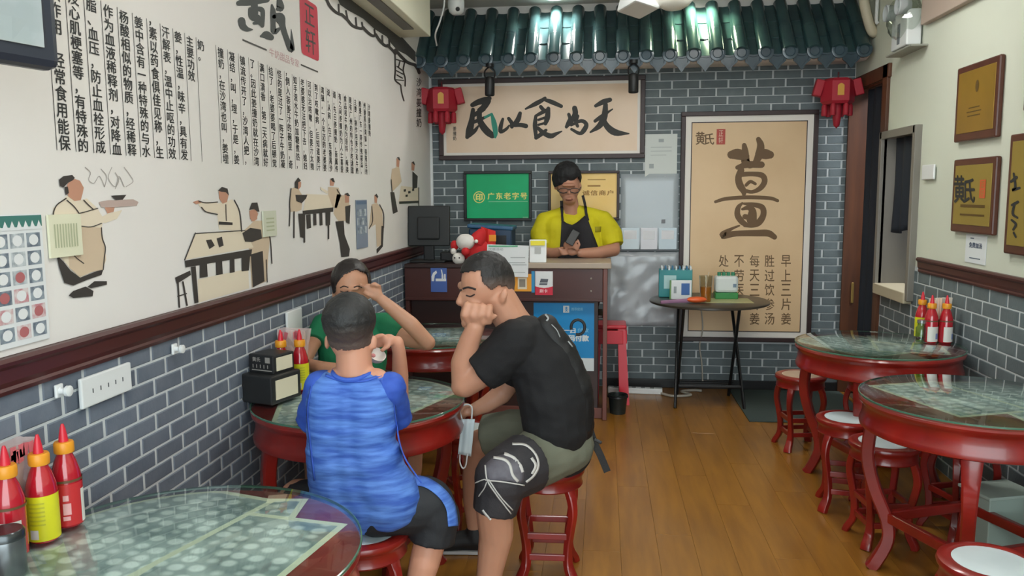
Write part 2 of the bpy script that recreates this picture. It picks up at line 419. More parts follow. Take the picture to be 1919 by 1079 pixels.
# ================================================================ CEILING LIGHT PANELS (unseen, added to brighten the room towards the back)
def panel(x, y, rz, label):
    t = thing('added_ceiling_panel', label, 'lamp', (x, y, HC), rz, 'added light panels on the ceiling')
    G().box((0, 0, -.012), (.62, .32, .024), .004).obj('panel_frame', WHITE, t)
    G().box((0, 0, -.0265), (.56, .26, .005)).obj('diffuser', mat('added_glow', (255, 255, 250), .5, emit=14), t)
for x, y, r, w in ((-.12, 4.35, 0, 'left of the middle'), (.95, 4.35, 0, 'right of the middle'), (-.12, 1.6, 0, 'over the front left'), (.95, 1.6, 0, 'over the front right')):
    panel(x, y, r, 'added unseen ceiling light panel %s of the room, lit' % w)

# ================================================================ PRINTED MURAL ON THE LEFT WALL
mu = thing('wall_mural', 'cream printed wall mural with columns of Chinese text and ink figures above the left rail', 'mural', (XL, 3, 1.182))
MURALPAPER = mat('mural_paper', (230, 227, 224), .5, var=.8, vscale=.9, rgb2=(222, 220, 215), spec=.3)
def local(o, root):
    o.parent = root; o.matrix_parent_inverse = Matrix.Translation(root.location).inverted(); return o
local(G().box((XL+.0015, (FRONT+6.385)/2, (1.183+HC)/2), (.003, 6.385-FRONT, HC-1.183)).obj('backing_sheet', MURALPAPER), mu)
a = Ink(left_pl(.0042))
sec1 = ['　效及脂作杨姜，汗姜主奶', '　作心　为酸中素解，要。', '　用肌血血相含以表性功　', '瘦，梗压液似有药，温效　', '身经塞，稀的一食温，　　', '。常等防释物种俱中味　　',
        '　食，止剂质特佳止辛　　', '　用有血，，殊见呕，　　', '　能特栓对经的称的具　　', '　保殊形降稀与，功有　　', '　　的成血释水生效发　　']
cols1 = ['瘦身。', '效作用，经常食用能保', '及心肌梗塞等，有特殊的', '脂、血压，防止血栓形成', '作为血液稀释剂，对降血', '杨酸相似的物质，经稀释', '姜中含有一种特殊的与水', '，素以药食俱佳见称，生', '汗解表，温中止呕的功效', '姜，性温，味辛，具有发', '主要功效', '奶。']
cols2 = ['撞奶，在沙湾也叫，姜埋', '凝结，叫，埋，于是，姜', '镇流传开了，沙湾人把，', '了。因此姜撞奶就在沙湾', '满口清香，第二天病就好', '结了，老婆婆喝了后顿觉', '怪的是过了一阵子牛奶凝', '，倒入装姜汁的碗里，奇', '如手滚水牛奶加糖煮热，', '老婆婆无法把下去，媳妇', '可以治咳嗽，但姜汁太辣', '到了咳嗽病，后知道姜汁', '湾镇，一个年迈的老婆婆',
         '说，从前，在广东番禺沙', '道，先日姜撞奶，皆属传', '有之间姜撞奶为人士喜爱', '食品和牛奶为原料，味美', '是有广州的特色小吃清甜', '主要，制作用姜汁和牛奶', '奶是广东一带传统甜品，', '州番禺沙湾镇一带著名的', '沙湾姜撞奶']
def columns(cols, y0, pitch, z1, dz_, wch):
    for i, c in enumerate(cols):
        yc = y0+pitch*i
        top = z1
        n = len(c); dz = .418/n if n >= 10 else .0382
        a.text('\n'.join(c), yc-wch/2, top-dz*n+.004, yc+wch/2, top-.002, bold=.02)
columns(cols1[1:], 1.945, .0745, 2.083, .0382, .044)
columns(cols1[:1], 1.862, .08, 2.02, .0382, .044)
columns(cols2, 2.835, .0885, 2.083, .0382, .044)
local(a.obj('mural_lettering', INK), mu)
b = Ink(left_pl(.0040))
for i in range(11): b.rect(1.913+.0745*i, 1.668, 1.9155+.0745*i, 2.085)
for i in range(22): b.rect(2.80+.0885*i, 1.668, 2.8025+.0885*i, 2.085)
local(b.obj('column_rules', INK), mu)
# shop logo: brush name, red seal, pink line
lg = Ink(left_px(.0044, 1/6.397, 320, 0))
for st in ([(790, -150, 60), (960, -150, 75), (1150, -165, 60)], [(860, -260, 50), (870, -60, 50)], [(1060, -270, 50), (1060, -60, 50)],
           [(800, 40, 50), (930, 10, 95), (1140, -5, 60)], [(975, 0, 80), (990, 70, 70), (1000, 160, 60)], [(940, 110, 40), (945, 190, 45), (970, 230, 35)], [(960, 110, 40), (1060, 110, 50), (1090, 150, 45), (1085, 310, 40)],
           [(975, 215, 60), (1020, 220, 80), (1080, 300, 40)], [(985, 280, 30), (1030, 270, 40)], [(835, 250, 75), (850, 310, 70), (900, 350, 50), (965, 355, 14)], [(1070, 435, 25), (1130, 420, 80), (1190, 450, 60)],
           [(1200, 60, 20), (1215, 150, 55), (1215, 300, 50), (1230, 380, 60), (1290, 345, 30)], [(1290, 0, 50), (1300, 90, 80), (1270, 110, 40)], [(1260, 190, 60), (1310, 210, 80), (1330, 320, 60), (1375, 460, 55), (1430, 590, 65), (1445, 560, 45), (1440, 450, 25), (1432, 350, 6)], [(1230, 200, 45), (1310, 260, 70)]):
    lg.stroke([(x, y, w*1.22) for x, y, w in st])
local(lg.obj('brush_name', mat('brush_grey_print', (68, 72, 72), .6)), mu)
sl = Ink(left_pl(.0044)); y0, y1, z0, z1, r = 3.632, 3.865, 2.195, 2.455, .025
sl.poly([(y0+r, z0), (y1-r, z0), (y1-.006, z0+.006), (y1, z0+r), (y1, z1-r), (y1-.006, z1-.006), (y1-r, z1), (y0+r, z1), (y0+.006, z1-.006), (y0, z1-r), (y0, z0+r), (y0+.006, z0+.006)])
seal = local(sl.obj('red_seal', mat('seal_red_print', (196, 62, 78), .55)), mu); seal['label'] = 'red rounded seal with two dark characters'
a = Ink(left_pl(.0050)); a.text('正', 3.69, 2.345, 3.815, 2.435, bold=.006); a.text('轩', 3.69, 2.215, 3.82, 2.325, bold=.006); local(a.obj('seal_lettering', INKSOFT), mu)
for u0, u1 in ((3.02, 3.245), (3.62, 3.845)): local(Ink(left_pl(.0044)).rect(u0, 2.140, u1, 2.147).obj('underline', INKSOFT), mu)
a = Ink(left_pl(.0044)); a.text('牛奶甜品专家', 3.27, 2.125, 3.60, 2.160); local(a.obj('pink_lettering', mat('pink_print', (205, 165, 168), .6)), mu)
# painted figures (own plain drawing of cooks and diners)
PSK = mat('painted_skin', (192, 142, 118), .6); PCR = mat('painted_cream', (226, 214, 192), .6); PTAN = mat('painted_tan', (206, 186, 160), .6)
PDK = mat('painted_dark', (58, 54, 52), .6); PGR = mat('painted_rose_grey', (188, 168, 160), .6)
def paint(fr, layers, cuts=()):
    for off, m, polys, strokes, nm in layers:
        for a, b in zip((-9e9,)+cuts, cuts+(9e9,)):          # one part per painted figure or table group
            k = Ink(left_px(off, *fr)); mid = lambda q: sum(p[0] for p in q)/len(q)
            for q in polys:
                if a <= mid(q) < b: k.poly([(x, y) for x, y in reversed(q)])
            for st in strokes:
                if a <= mid(st[1]) < b: k.stroke(st[1], st[0])
            if k.v: local(k.obj(nm, m), mu)
FA = (1/3, 0, 300); FB = (1/3, 400, 280)
paint(FA, [
 (.0040, PCR, [[(290, 270), (370, 200), (430, 230), (480, 215), (540, 270), (575, 330), (560, 400), (580, 480), (590, 560), (570, 610), (520, 625), (440, 660), (380, 600), (345, 560), (300, 510), (285, 330)], [(540, 330), (600, 300), (680, 280), (650, 330), (580, 355)]], [], 'painted_robe'),
 (.0046, PTAN, [[(430, 370), (560, 380), (580, 480), (585, 560), (570, 615), (500, 630), (440, 655), (380, 605), (375, 520), (420, 440)]], [], 'painted_apron'),
 (.0046, PSK, [[(372, 130), (410, 105), (440, 115), (462, 155), (455, 190), (445, 225), (410, 230), (375, 205), (360, 165)], [(575, 255), (640, 250), (630, 290), (595, 300)]], [], 'painted_face'),
 (.0052, PGR, [[(545, 235), (600, 225), (740, 220), (770, 235), (760, 255), (640, 265), (560, 265)]], [], 'painted_tray'),
 (.0056, PDK, [[(320, 110), (345, 90), (395, 83), (410, 100), (400, 112), (370, 128), (345, 155), (325, 145)], [(350, 150), (370, 148), (376, 185), (358, 197)], [(305, 530), (345, 570), (385, 620), (440, 660), (530, 625), (570, 615), (560, 645), (480, 672), (400, 705), (350, 690), (320, 600)],
   [(375, 760), (400, 735), (470, 710), (515, 735), (510, 765), (400, 775)], [(480, 712), (520, 680), (590, 680), (590, 700), (500, 720)], [(612, 200), (700, 195), (680, 222), (640, 225)]],
   [(7, [(360, 215), (310, 250), (290, 290), (290, 325)]), (6, [(365, 225), (405, 260), (435, 300)]), (6, [(435, 300), (432, 370), (415, 450), (380, 510)]), (6, [(460, 225), (490, 255), (512, 275)]), (5, [(440, 370), (500, 375), (560, 355)]), (6, [(560, 380), (565, 440), (582, 490), (575, 560), (570, 615)]), (5, [(380, 510), (420, 550), (460, 580)]), (5, [(430, 300), (470, 290), (540, 270)])], 'painted_outline'),
 (.0044, mat('painted_steam', (170, 165, 160), .6), [], [(4, [(470, 40), (500, 70), (490, 110), (520, 130), (550, 90), (580, 150)]), (4, [(560, 50), (590, 90), (580, 150)]), (4, [(620, 40), (600, 100), (640, 150), (660, 90), (690, 150)]), (4, [(690, 40), (720, 80), (740, 120), (700, 150)]), (4, [(640, 70), (660, 110), (640, 160)])], 'painted_steam'),
 (.0040, PCR, [[(1215, 245), (1300, 220), (1335, 270), (1350, 400), (1225, 390), (1215, 300)], [(1100, 235), (1215, 235), (1220, 300), (1150, 290), (1125, 270)], [(1090, 410), (1370, 395), (1420, 490), (1030, 560)], [(1105, 670), (1390, 610), (1395, 720), (1110, 800)]], [], 'painted_robe'),
 (.0046, PSK, [[(1222, 170), (1262, 158), (1280, 190), (1270, 235), (1245, 245), (1225, 215)], [(1075, 235), (1110, 225), (1125, 240), (1095, 248)], [(1400, 295), (1440, 280), (1440, 330), (1420, 345), (1400, 330)]], [], 'painted_face'),
 (.0052, PDK, [[(1218, 170), (1240, 150), (1272, 160), (1280, 200), (1262, 180), (1235, 178)], [(1222, 345), (1300, 350), (1300, 365), (1222, 362)], [(1030, 565), (1410, 500), (1405, 540), (1035, 603)], [(1065, 600), (1092, 596), (1108, 800), (1085, 805)], [(1115, 580), (1155, 572), (1160, 655), (1115, 662)], [(1205, 562), (1240, 556), (1245, 640), (1208, 646)], [(1285, 546), (1310, 542), (1312, 630), (1285, 634)], [(1350, 535), (1400, 525), (1392, 620), (1352, 625)], [(975, 660), (1060, 620), (1065, 645), (985, 695)],
   [(1150, 450), (1180, 445), (1200, 480), (1170, 500)], [(1210, 440), (1240, 430), (1250, 480), (1225, 490)]],
   [(7, [(1310, 225), (1340, 290), (1352, 400)]), (6, [(1110, 230), (1150, 240), (1215, 235)]), (6, [(1125, 265), (1150, 290), (1215, 305)]), (5, [(1262, 250), (1265, 340)]), (7, [(1090, 410), (1030, 560)]), (5, [(1090, 412), (1370, 395)]), (10, [(992, 690), (1000, 825)]), (10, [(1020, 685), (1043, 815)]), (6, [(990, 765), (1040, 750)])], 'painted_outline')], (900.,))
paint(FB, [
 (.0040, PTAN, [[(225, 400), (280, 400), (312, 500), (300, 640), (295, 740), (210, 775), (195, 560), (160, 520), (150, 470)], [(430, 220), (465, 210), (497, 260), (490, 340), (460, 350), (425, 350)], [(640, 210), (700, 215), (712, 260), (690, 330), (640, 320)], [(690, 250), (735, 260), (762, 310), (745, 400), (700, 405), (670, 360)], [(885, 310), (915, 300), (945, 340), (950, 430), (940, 540), (915, 548), (908, 420), (870, 445)], [(1000, 110), (1040, 95), (1055, 180), (1040, 200), (1000, 240), (993, 180)]], [], 'painted_robe'),
 (.0044, PCR, [[(515, 250), (640, 255), (665, 325), (500, 345)], [(1050, 205), (1150, 215), (1148, 290), (1038, 296)], [(595, 210), (640, 235), (635, 250), (598, 225)]], [], 'painted_table'),
 (.0048, PSK, [[(195, 345), (225, 335), (245, 360), (235, 395), (210, 405), (198, 375)], [(468, 170), (488, 185), (486, 210), (470, 228)], [(650, 168), (675, 185), (670, 205), (650, 203)], [(733, 250), (758, 262), (758, 298), (735, 300)], [(900, 255), (918, 262), (915, 300), (902, 300)], [(1025, 48), (1043, 60), (1040, 100), (1025, 97)], [(1110, 72), (1128, 85), (1125, 120), (1110, 117)]], [], 'painted_face'),
 (.0054, PDK, [[(193, 340), (208, 300), (240, 298), (252, 350), (238, 348), (222, 335)], [(155, 470), (200, 440), (260, 450), (266, 500), (210, 520), (170, 518)], [(203, 590), (270, 570), (280, 740), (215, 775)], [(450, 185), (470, 157), (486, 175), (470, 185), (470, 222), (452, 216)], [(455, 255), (522, 255), (515, 275), (490, 302), (460, 290)], [(470, 360), (502, 360), (507, 500), (482, 492)], [(495, 345), (668, 325), (668, 350), (497, 367)],
   [(515, 368), (540, 364), (543, 440), (520, 446)], [(555, 362), (572, 360), (574, 425), (556, 428)], [(590, 358), (606, 356), (608, 425), (592, 428)], [(624, 354), (652, 350), (650, 425), (626, 428)], [(650, 165), (668, 160), (678, 185), (665, 182)], [(730, 250), (750, 243), (764, 262), (750, 262)], [(680, 405), (727, 400), (732, 480), (762, 560), (757, 600), (714, 605), (704, 520)], [(735, 320), (765, 312), (760, 420), (740, 410)], [(902, 258), (912, 248), (922, 264), (918, 275)], [(940, 430), (954, 430), (948, 545), (915, 585), (912, 560), (938, 535)],
   [(990, 240), (1012, 240), (1032, 350), (1006, 362)], [(1115, 122), (1145, 150), (1141, 215), (1115, 222)], [(1026, 45), (1040, 42), (1047, 62), (1038, 60)], [(1110, 72), (1122, 66), (1131, 88), (1122, 84)], [(1040, 292), (1150, 288), (1150, 300), (1040, 306)], [(1065, 225), (1078, 222), (1078, 236), (1066, 238)], [(1090, 235), (1104, 232), (1104, 246), (1091, 248)], [(1112, 222), (1124, 220), (1125, 232), (1113, 234)], [(1075, 255), (1088, 253), (1088, 265), (1076, 267)]],
   [(9, [(505, 350), (505, 520)]), (9, [(641, 350), (641, 500)]), (6, [(424, 345), (420, 430)]), (8, [(447, 350), (446, 495)]), (6, [(430, 220), (422, 300), (424, 350)]), (6, [(285, 405), (312, 500), (322, 640)]), (5, [(290, 620), (296, 745)]), (5, [(930, 310), (952, 360), (952, 440)]), (5, [(690, 225), (712, 262)]), (5, [(995, 170), (1000, 240)]), (5, [(870, 445), (890, 400), (885, 320)]), (5, [(1150, 215), (1150, 330)])], 'painted_outline')], (345., 560., 680., 820., 972., 1070.))
FE = (1/6.829, 580, 0)
paint(FE, [
 (.0044, mat('painted_eave_grey', (72, 72, 70), .6), [[(330, -60), (560, -40), (860, 210), (1190, 490), (1350, 665), (1350, 800), (1230, 700), (1110, 640), (1040, 560), (980, 470), (820, 370), (680, 240), (480, 130), (380, 60)]], [], 'painted_eave'),
 (.0050, PDK, [], [(38, [(200, -20), (250, 80), (330, 160), (400, 190)]), (38, [(400, 185), (470, 250), (540, 330), (640, 365), (680, 355)]), (38, [(670, 350), (740, 420), (800, 460), (840, 445)]), (38, [(835, 440), (890, 520), (950, 580), (1000, 590)]), (35, [(990, 580), (1060, 650), (1090, 690)]), (40, [(1090, 640), (1180, 740), (1250, 800), (1340, 830)]), (40, [(1340, 830), (1375, 880), (1395, 930)]),
   (24, [(360, 60), (365, 170)]), (24, [(455, 140), (475, 240)]), (24, [(580, 230), (590, 335)]), (24, [(660, 290), (670, 350)]), (24, [(820, 380), (830, 445)]), (24, [(920, 460), (925, 550)]), (24, [(1010, 510), (1015, 600)]),
   (19, [(1085, 690), (1090, 900), (1085, 1020), (1150, 1080)]), (19, [(1215, 770), (1190, 900), (1215, 1000), (1215, 1100)]), (16, [(1100, 760), (1200, 790)]), (16, [(1110, 850), (1180, 900)]), (16, [(1095, 900), (1190, 950)]), (16, [(1110, 960), (1180, 1000)]), (16, [(1150, 780), (1130, 860)]), (14, [(1095, 1020), (1195, 1030)]), (16, [(1160, 1090), (1170, 1180), (1200, 1290)])], 'painted_eave_lines')])
a = Ink(left_px(.0044)); 
def vtext(ink, s, x, y0, dy, w, h, **k):
    """characters one under another; ink maps pixels (y down), so boxes are flipped"""
    for i, c in enumerate(s): ink.text(c, x-w/2, y0+dy*i+h, x+w/2, y0+dy*i, **k)
vtext(a, '沙湾姜撞奶', 784, 146, 19, 9, 16, bold=.02)
local(a.obj('brush_column', INK), mu)

# ================================================================ THINGS ON THE LEFT WALL
def wall_sheet(name, label, cat, Y, z, w, h, m, x=XL, s=1, t=.002, off=.0065, group=None):
    """a flat sheet hanging on a side wall; local u = along y, v = z"""
    r = thing(name, label, cat, (x+s*off, Y, z), 0, group)
    G().box((0, 0, 0), (t, w, h)).obj('sheet', m, r)
    return r, (lambda off2: (lambda u, v: Vector((s*(t/2+off2), u, v))))
# dish calendar at the picture's edge
cal, pl_ = wall_sheet('dish_poster', 'white poster with rows of dish photographs and a teal zigzag top on the left wall', 'poster', 1.583, 1.355, .50, .31, PAPER)
TEAL = mat('teal_print', (62, 120, 112), .6); DPH = [mat('dish_print_%s' % n, c, .5, var=.8, vscale=40, rgb2=c2) for n, c, c2 in (('slate', (96, 108, 122), (150, 162, 172)), ('pale', (196, 204, 208), (140, 150, 158)), ('rose', (190, 130, 138), (215, 205, 205)))]
k = Ink(pl_(.0005)); k.rect(-.25, .125, .25, .152); k.obj('teal_band', TEAL, cal)
k = Ink(pl_(.0012))
for i in range(22): k.poly([(-.245+.0225*i, .118), (-.2225+.0225*i, .118), (-.234+.0225*i, .140)])
k.obj('zigzag', PAPER, cal)
for r_ in range(6):
    for c_ in range(9):
        k = Ink(pl_(.0006)); k.rect(-.243+.0545*c_, .110-.0435*r_-.034, -.243+.0545*c_+.047, .110-.0435*r_)
        p = k.obj('dish_picture', DPH[(r_*2+c_) % 2 if r_ < 3 else (0 if (c_+r_) % 2 else 2)], cal)
        q = Ink(pl_(.0011)); q.ell(-.243+.0545*c_+.0235, .110-.0435*r_-.017, .016, .013); q.obj('dish', mat('dish_white_print', (225, 228, 230), .5) if (r_ < 2 or (r_+c_) % 3) else mat('dish_red_print', (176, 104, 106), .5), p)
nt_, pl_ = wall_sheet('notice_card', 'cream notice card with green text over the painted cook', 'card', 1.915, 1.452, .125, .108, mat('cream_card', (222, 222, 196), .55), t=.006, off=.009)
k = Ink(pl_(.0006))
for i in range(9): k.rect(-.045+.0105*i, -.03, -.045+.0105*i+.005, .03)
k.obj('card_text', mat('pale_green_print', (176, 182, 150), .6), nt_)
nt2, pl_ = wall_sheet('switch_card', 'small pale green card on the mural between the painted tables', 'card', 3.19, 1.435, .13, .105, mat('pale_green_card', (205, 208, 188), .55), t=.006, off=.009)
k = Ink(pl_(.0006))
for i in range(4): k.rect(-.04, -.03+.016*i, .04, -.024+.016*i)
k.obj('card_text', mat('pale_green_print', (176, 182, 150), .6), nt2)
po, pl_ = wall_sheet('menu_poster', 'small blue grey menu poster on the mural beside the standing figure', 'poster', 4.48, 1.385, .215, .275, mat('poster_blue_grey', (128, 140, 158), .5))
k = Ink(pl_(.0006)); k.rect(-.10, .112, .10, .132); k.obj('poster_heading', mat('poster_blue', (92, 112, 140), .5), po)
for r_ in range(3):
    for c_ in range(4):
        q = Ink(pl_(.0006)); q.rect(-.092+.047*c_, .045-.05*r_, -.092+.047*c_+.038, .085-.05*r_); q.obj('dish_picture', DPH[1] if (r_+c_) % 2 else DPH[0], po)
def plate(name, label, Y, z, w, h, x=XL, s=1, holes=0, cat='socket'):
    r = thing(name, label, cat, (x+s*.0075, Y, z))
    G().box((s*.006, 0, 0), (.012, w, h), .004).obj('faceplate', WHITE, r)
    for i in range(holes):
        G().box((s*.0125, -w*.3+w*.6*i/max(holes-1, 1), 0), (.002, .003, .012)).obj('slot', mat('slot_grey', (90, 92, 95), .6), r)
    return r
plate('wall_socket', 'long white socket plate on the brick below the left rail', 2.035, 1.032, .225, .082, holes=5)
plate('wall_socket', 'white socket plate on the brick behind the sauce bottles of the middle left table', 3.40, .985, .17, .12, holes=0)
plate('wall_socket', 'narrow white socket plate on the brick behind the girl\'s head', 4.56, 1.015, .05, .10)
for Y, z, lb in ((1.845, 1.062, 'white knob hook below the left rail, nearest the long socket plate'), (2.40, 1.062, 'white knob hook below the left rail, further along than the long socket plate')):
    r = thing('wall_hook', lb, 'hook', (XL+.0075, Y, z))
    G().box((.004, 0, 0), (.008, .028, .034), .003).obj('base_plate', WHITE, r)
    G().lathe([(0, 0), (.009, 0), (.008, .02), (.014, .026), (.014, .034), (0, .038)], 14, M=Matrix.Rotation(PI/2, 3, 'Y')).obj('knob', WHITE, r, True)
# wall television, its lower corner in the frame
tv = thing('television', 'dark framed screen still in shiny plastic wrap high on the left wall', 'screen', (-1.255, 1.262, 2.205), -.26)
G().box((.05, 0, .0), (.05, .66, .80), .018).obj('frame', mat('tv_frame', (44, 50, 62), .35), tv)
G().box((.0765, 0, .0), (.004, .58, .72), .001).obj('screen', mat('tv_screen_sheen', (196, 206, 206), .12, var=.8, vscale=5, rgb2=(226, 232, 234), spec=.8), tv)  # pale tone stands for the reflection on the wrapped screen
G().box((-.03, -.05, 0), (.12, .12, .3), .004).obj('bracket', BLACK, tv)
bm = bmesh.new(); bmesh.ops.create_grid(bm, x_segments=16, y_segments=16, size=.5)
for v in bm.verts: v.co = Vector((.081+.008*random.random(), v.co.x*.58, v.co.y*.72))
me = bpy.data.meshes.new('plastic_wrap'); bm.to_mesh(me); bm.free(); put('plastic_wrap', me, glass_mat('plastic_film', (235, 238, 240), 1.4), tv)
# small picture on the side of the beam, camera dome and its cable
pic = thing('small_picture', 'small black framed picture on the side of the left ceiling beam', 'picture', (-1.163, 5.20, 2.95))
G().box((.006, 0, 0), (.012, .13, .22), .002).obj('frame', BLACK, pic); G().box((.0125, 0, 0), (.002, .095, .185)).obj('print', mat('picture_grey', (176, 182, 180), .3), pic)
cv = thing('security_camera', 'white security camera near the end of the left ceiling beam', 'camera', (-1.03, 5.72, HC))
G().lathe([(0, 0), (.05, 0), (.05, -.03), (.035, -.04), (.022, -.045), (.022, -.06), (0, -.06)], 20).obj('mount', WHITE, cv, True)
G().lathe([(0, -.06), (.03, -.06), (.05, -.075), (.058, -.11), (.058, -.15), (.05, -.18), (.03, -.198), (0, -.202)], 24).obj('housing', WHITE, cv, True)
G().lathe([(0, 0), (.016, 0), (.014, .008), (0, .01)], 14, (.018, -.045, -.17), Matrix.Rotation(PI/2+.3, 3, 'X')).obj('lens', BLACK, cv, True)
cb = G().sweep(catmull([(-1.10, 5.60, HC), (-1.095, 5.62, 2.86), (-1.13, 5.63, 2.74), (-1.17, 5.66, 2.66), (-1.20, 5.85, 2.62)]), .006, 6).obj('cable', WHITE, None, True)
tag(cb, 'thin white cable hanging down from the ceiling beside the security camera', 'cable')

# ================================================================ TILE ROOF OVER THE BACK WALL
TILE = mat('glazed_green_tile', (52, 78, 78), .16, var=.5, vscale=5, rgb2=(42, 62, 68), spec=.7, rand=.12)
TILEB = mat('glazed_blue_tile', (58, 78, 88), .22, var=.5, vscale=6, rgb2=(48, 64, 74), spec=.6, rand=.12)
rf = thing('tile_roof', 'dark green glazed tile eave running along the top of the back wall', 'roof', (.2, D, 2.9))
RX0, RX1, NR = -1.36, 1.80, 19
pitch = (RX1-RX0)/NR
RT, RE = Vector((0, 6.36, 2.93)), Vector((0, 5.98, 2.525))                 # top and eave of the slope
sl_ = (RE-RT); SLEN = sl_.length; sdir = sl_.normalized(); snor = Vector((0, sdir.z, -sdir.y)); snor = snor if snor.z > 0 else -snor
def onroof(x, a, n): return Vector((x, 0, 0)) + RT + sdir*(a*SLEN) + snor*n - rf.location
local_roof = []
def half_round(x, a0, a1, r0, r1, up0, up1, seg=10):
    g = G(); vs = []
    for a, r, up in ((a0, r0, up0), (a1, r1, up1)):
        for rr in (r, r-.012):
            for i in range(seg+1):
                an = PI*i/seg; vs.append(onroof(x-rr*math.cos(an), a, up+rr*math.sin(an)))
    n = seg+1; fs = []
    for i in range(seg):
        fs += [(i, i+1, 2*n+i+1, 2*n+i), (n+i+1, n+i, 3*n+i, 3*n+i+1), (2*n+i, 2*n+i+1, 3*n+i+1, 3*n+i), (i+1, i, n+i, n+i+1)]
    return g.add(vs, fs)
def pan(x, a0, a1, w, dip, up0, up1, seg=6):
    vs = []; n = seg+1
    for a, up in ((a0, up0), (a1, up1)):
        for t in (0, -.010):
            for i in range(n):
                q = -1+2*i/seg; vs.append(onroof(x+q*w/2, a, up+t-dip*(1-q*q)))
    fs = []
    for i in range(seg): fs += [(i+1, i, 2*n+i, 2*n+i+1), (n+i, n+i+1, 3*n+i+1, 3*n+i), (2*n+i+1, 2*n+i, 3*n+i, 3*n+i+1), (i, i+1, n+i+1, n+i)]
    return G().add(vs, fs)
for i in range(NR+1):
    x = RX0+pitch*i
    half_round(x, -.02, .60, .048, .052, .012, .018).obj('ridge_tile', TILE, rf, True)
    half_round(x, .54, 1.0, .054, .056, .016, .010).obj('ridge_tile', TILE, rf, True)
    # round end cap
    M = Matrix.Rotation(PI/2, 3, 'X')
    c = onroof(x, 1.0, .012)
    G().lathe([(0, .004), (.030, .004), (.036, .012), (.044, .012), (.054, .010), (.056, 0), (.054, -.02), (0, -.02)], 20, c+Vector((0, -.008, 0)), M).obj('eave_cap', TILEB, rf, True)
    if i < NR:
        xm = x+pitch/2
        pan(xm, -.02, .34, pitch*.78, .016, .014, .020).obj('pan_tile', TILE, rf, True)
        pan(xm, .30, .68, pitch*.78, .016, .014, .020).obj('pan_tile', TILE, rf, True)
        pan(xm, .64, 1.01, pitch*.78, .016, .012, .014).obj('pan_tile', TILE, rf, True)
        # pointed drip tile
        c = onroof(xm, 1.0, 0)+Vector((0, -.006, 0)); w = pitch*.40
        pts = [(-w, .012), (-w*.55, -.004), (0, -.010), (w*.55, -.004), (w, .012), (w*.86, -.055), (w*.45, -.078), (0, -.118), (-w*.45, -.078), (-w*.86, -.055)]
        k = len(pts); vs = [c+Vector((a, -.010, b)) for a, b in pts]+[c+Vector((a, .004, b)) for a, b in pts]
        vs += [c+Vector((a*.72, -.010, -.05+(b+.05)*.70)) for a, b in pts]+[c+Vector((a*.68, -.005, -.05+(b+.05)*.66)) for a, b in pts]
        fs = [tuple(range(3*k, 4*k))[::-1], tuple(range(k, 2*k))]
        for j in range(k):
            q = (j+1) % k
            fs += [(j, q, k+q, k+j), (j, 2*k+j, 2*k+q, q), (2*k+j, 3*k+j, 3*k+q, 2*k+q)]
        G().add(vs, fs).obj('drip_tile', TILEB, rf)
g = G(); vs = []
for x in (RX0-.01, RX1+.05):
    vs += [onroof(x, -.02, -.004), onroof(x, 1.0, -.012), onroof(x, 1.0, -.03)+Vector((0, 0, -.01)), onroof(x, 1.02, -.012)+Vector((0, .10, -.03)), Vector((x, D-.012, 2.50))-rf.location, Vector((x, D-.012, 2.93))-rf.location]
g.add(vs, [(0, 1, 7, 6), (1, 2, 8, 7), (2, 3, 9, 8), (3, 4, 10, 9), (5, 0, 6, 11), (0, 5, 4, 3, 2, 1), (6, 7, 8, 9, 10, 11)])
g.obj('roof_deck', mat('deck_grey', (222, 216, 212), .7), rf)
# ================================================================ MORE LIGHTS AND FIXTURES AT THE BACK
def downlight(x, y, label, tint=(1, .96, .88)):
    t = thing('downlight', label, 'lamp', (x, y, HC), 0, 'round downlights over the tile roof')
    G().lathe([(.048, -.002), (.052, -.008), (.066, -.008), (.070, 0), (.048, 0)], 28).obj('trim_ring', WHITE, t, True)
    G().lathe([(0, -.004), (.048, -.004), (.048, 0), (0, 0)], 28).obj('lit_lens', mat('lit_lens', (255, 250, 238), .5, emit=14), t)
    l = bpy.data.lights.new('downlight_beam', 'AREA'); l.shape = 'DISK'; l.size = .09; l.energy = 3; l.color = tint; l.spread = 2.2
    o = bpy.data.objects.new('downlight_beam', l); COL.objects.link(o); o.parent = t; o.location = (0, 0, -.012)
downlight(-.37, 6.18, 'round downlight in the ceiling over the left half of the tile roof')
downlight(.70, 6.18, 'round downlight in the ceiling over the right half of the tile roof', (.85, 1, .62))
def spot(px, lb):
    p = on_y(px, 150, 5.93)
    t = thing('spotlight', lb, 'spotlight', (p.x, 5.93, 2.475))
    G().lathe([(0, .02), (.03, .02), (.03, -.004), (0, -.006)], 16).obj('mount', BLACKM, t, True)
    G().sweep(catmull([(0, 0, 0), (-.034, -.002, -.03), (-.036, 0, -.07), (-.02, 0, -.09)]), .006, 6).obj('yoke', BLACKM, t, True)
    G().sweep(catmull([(0, 0, 0), (.034, -.002, -.03), (.036, 0, -.07), (.02, 0, -.09)]), .006, 6).obj('yoke', BLACKM, t, True)
    G().lathe([(0, -.075), (.030, -.078), (.034, -.085), (.036, -.11), (.036, -.205), (.033, -.21), (.031, -.205), (.031, -.19), (0, -.19)], 24, M=Matrix.Rotation(-.06, 3, 'X')).obj('lamp_head', BLACK, t, True)
spot(918, 'black cylinder spotlight hanging over the left end of the calligraphy board')
spot(1187, 'black cylinder spotlight hanging over the right end of the calligraphy board')
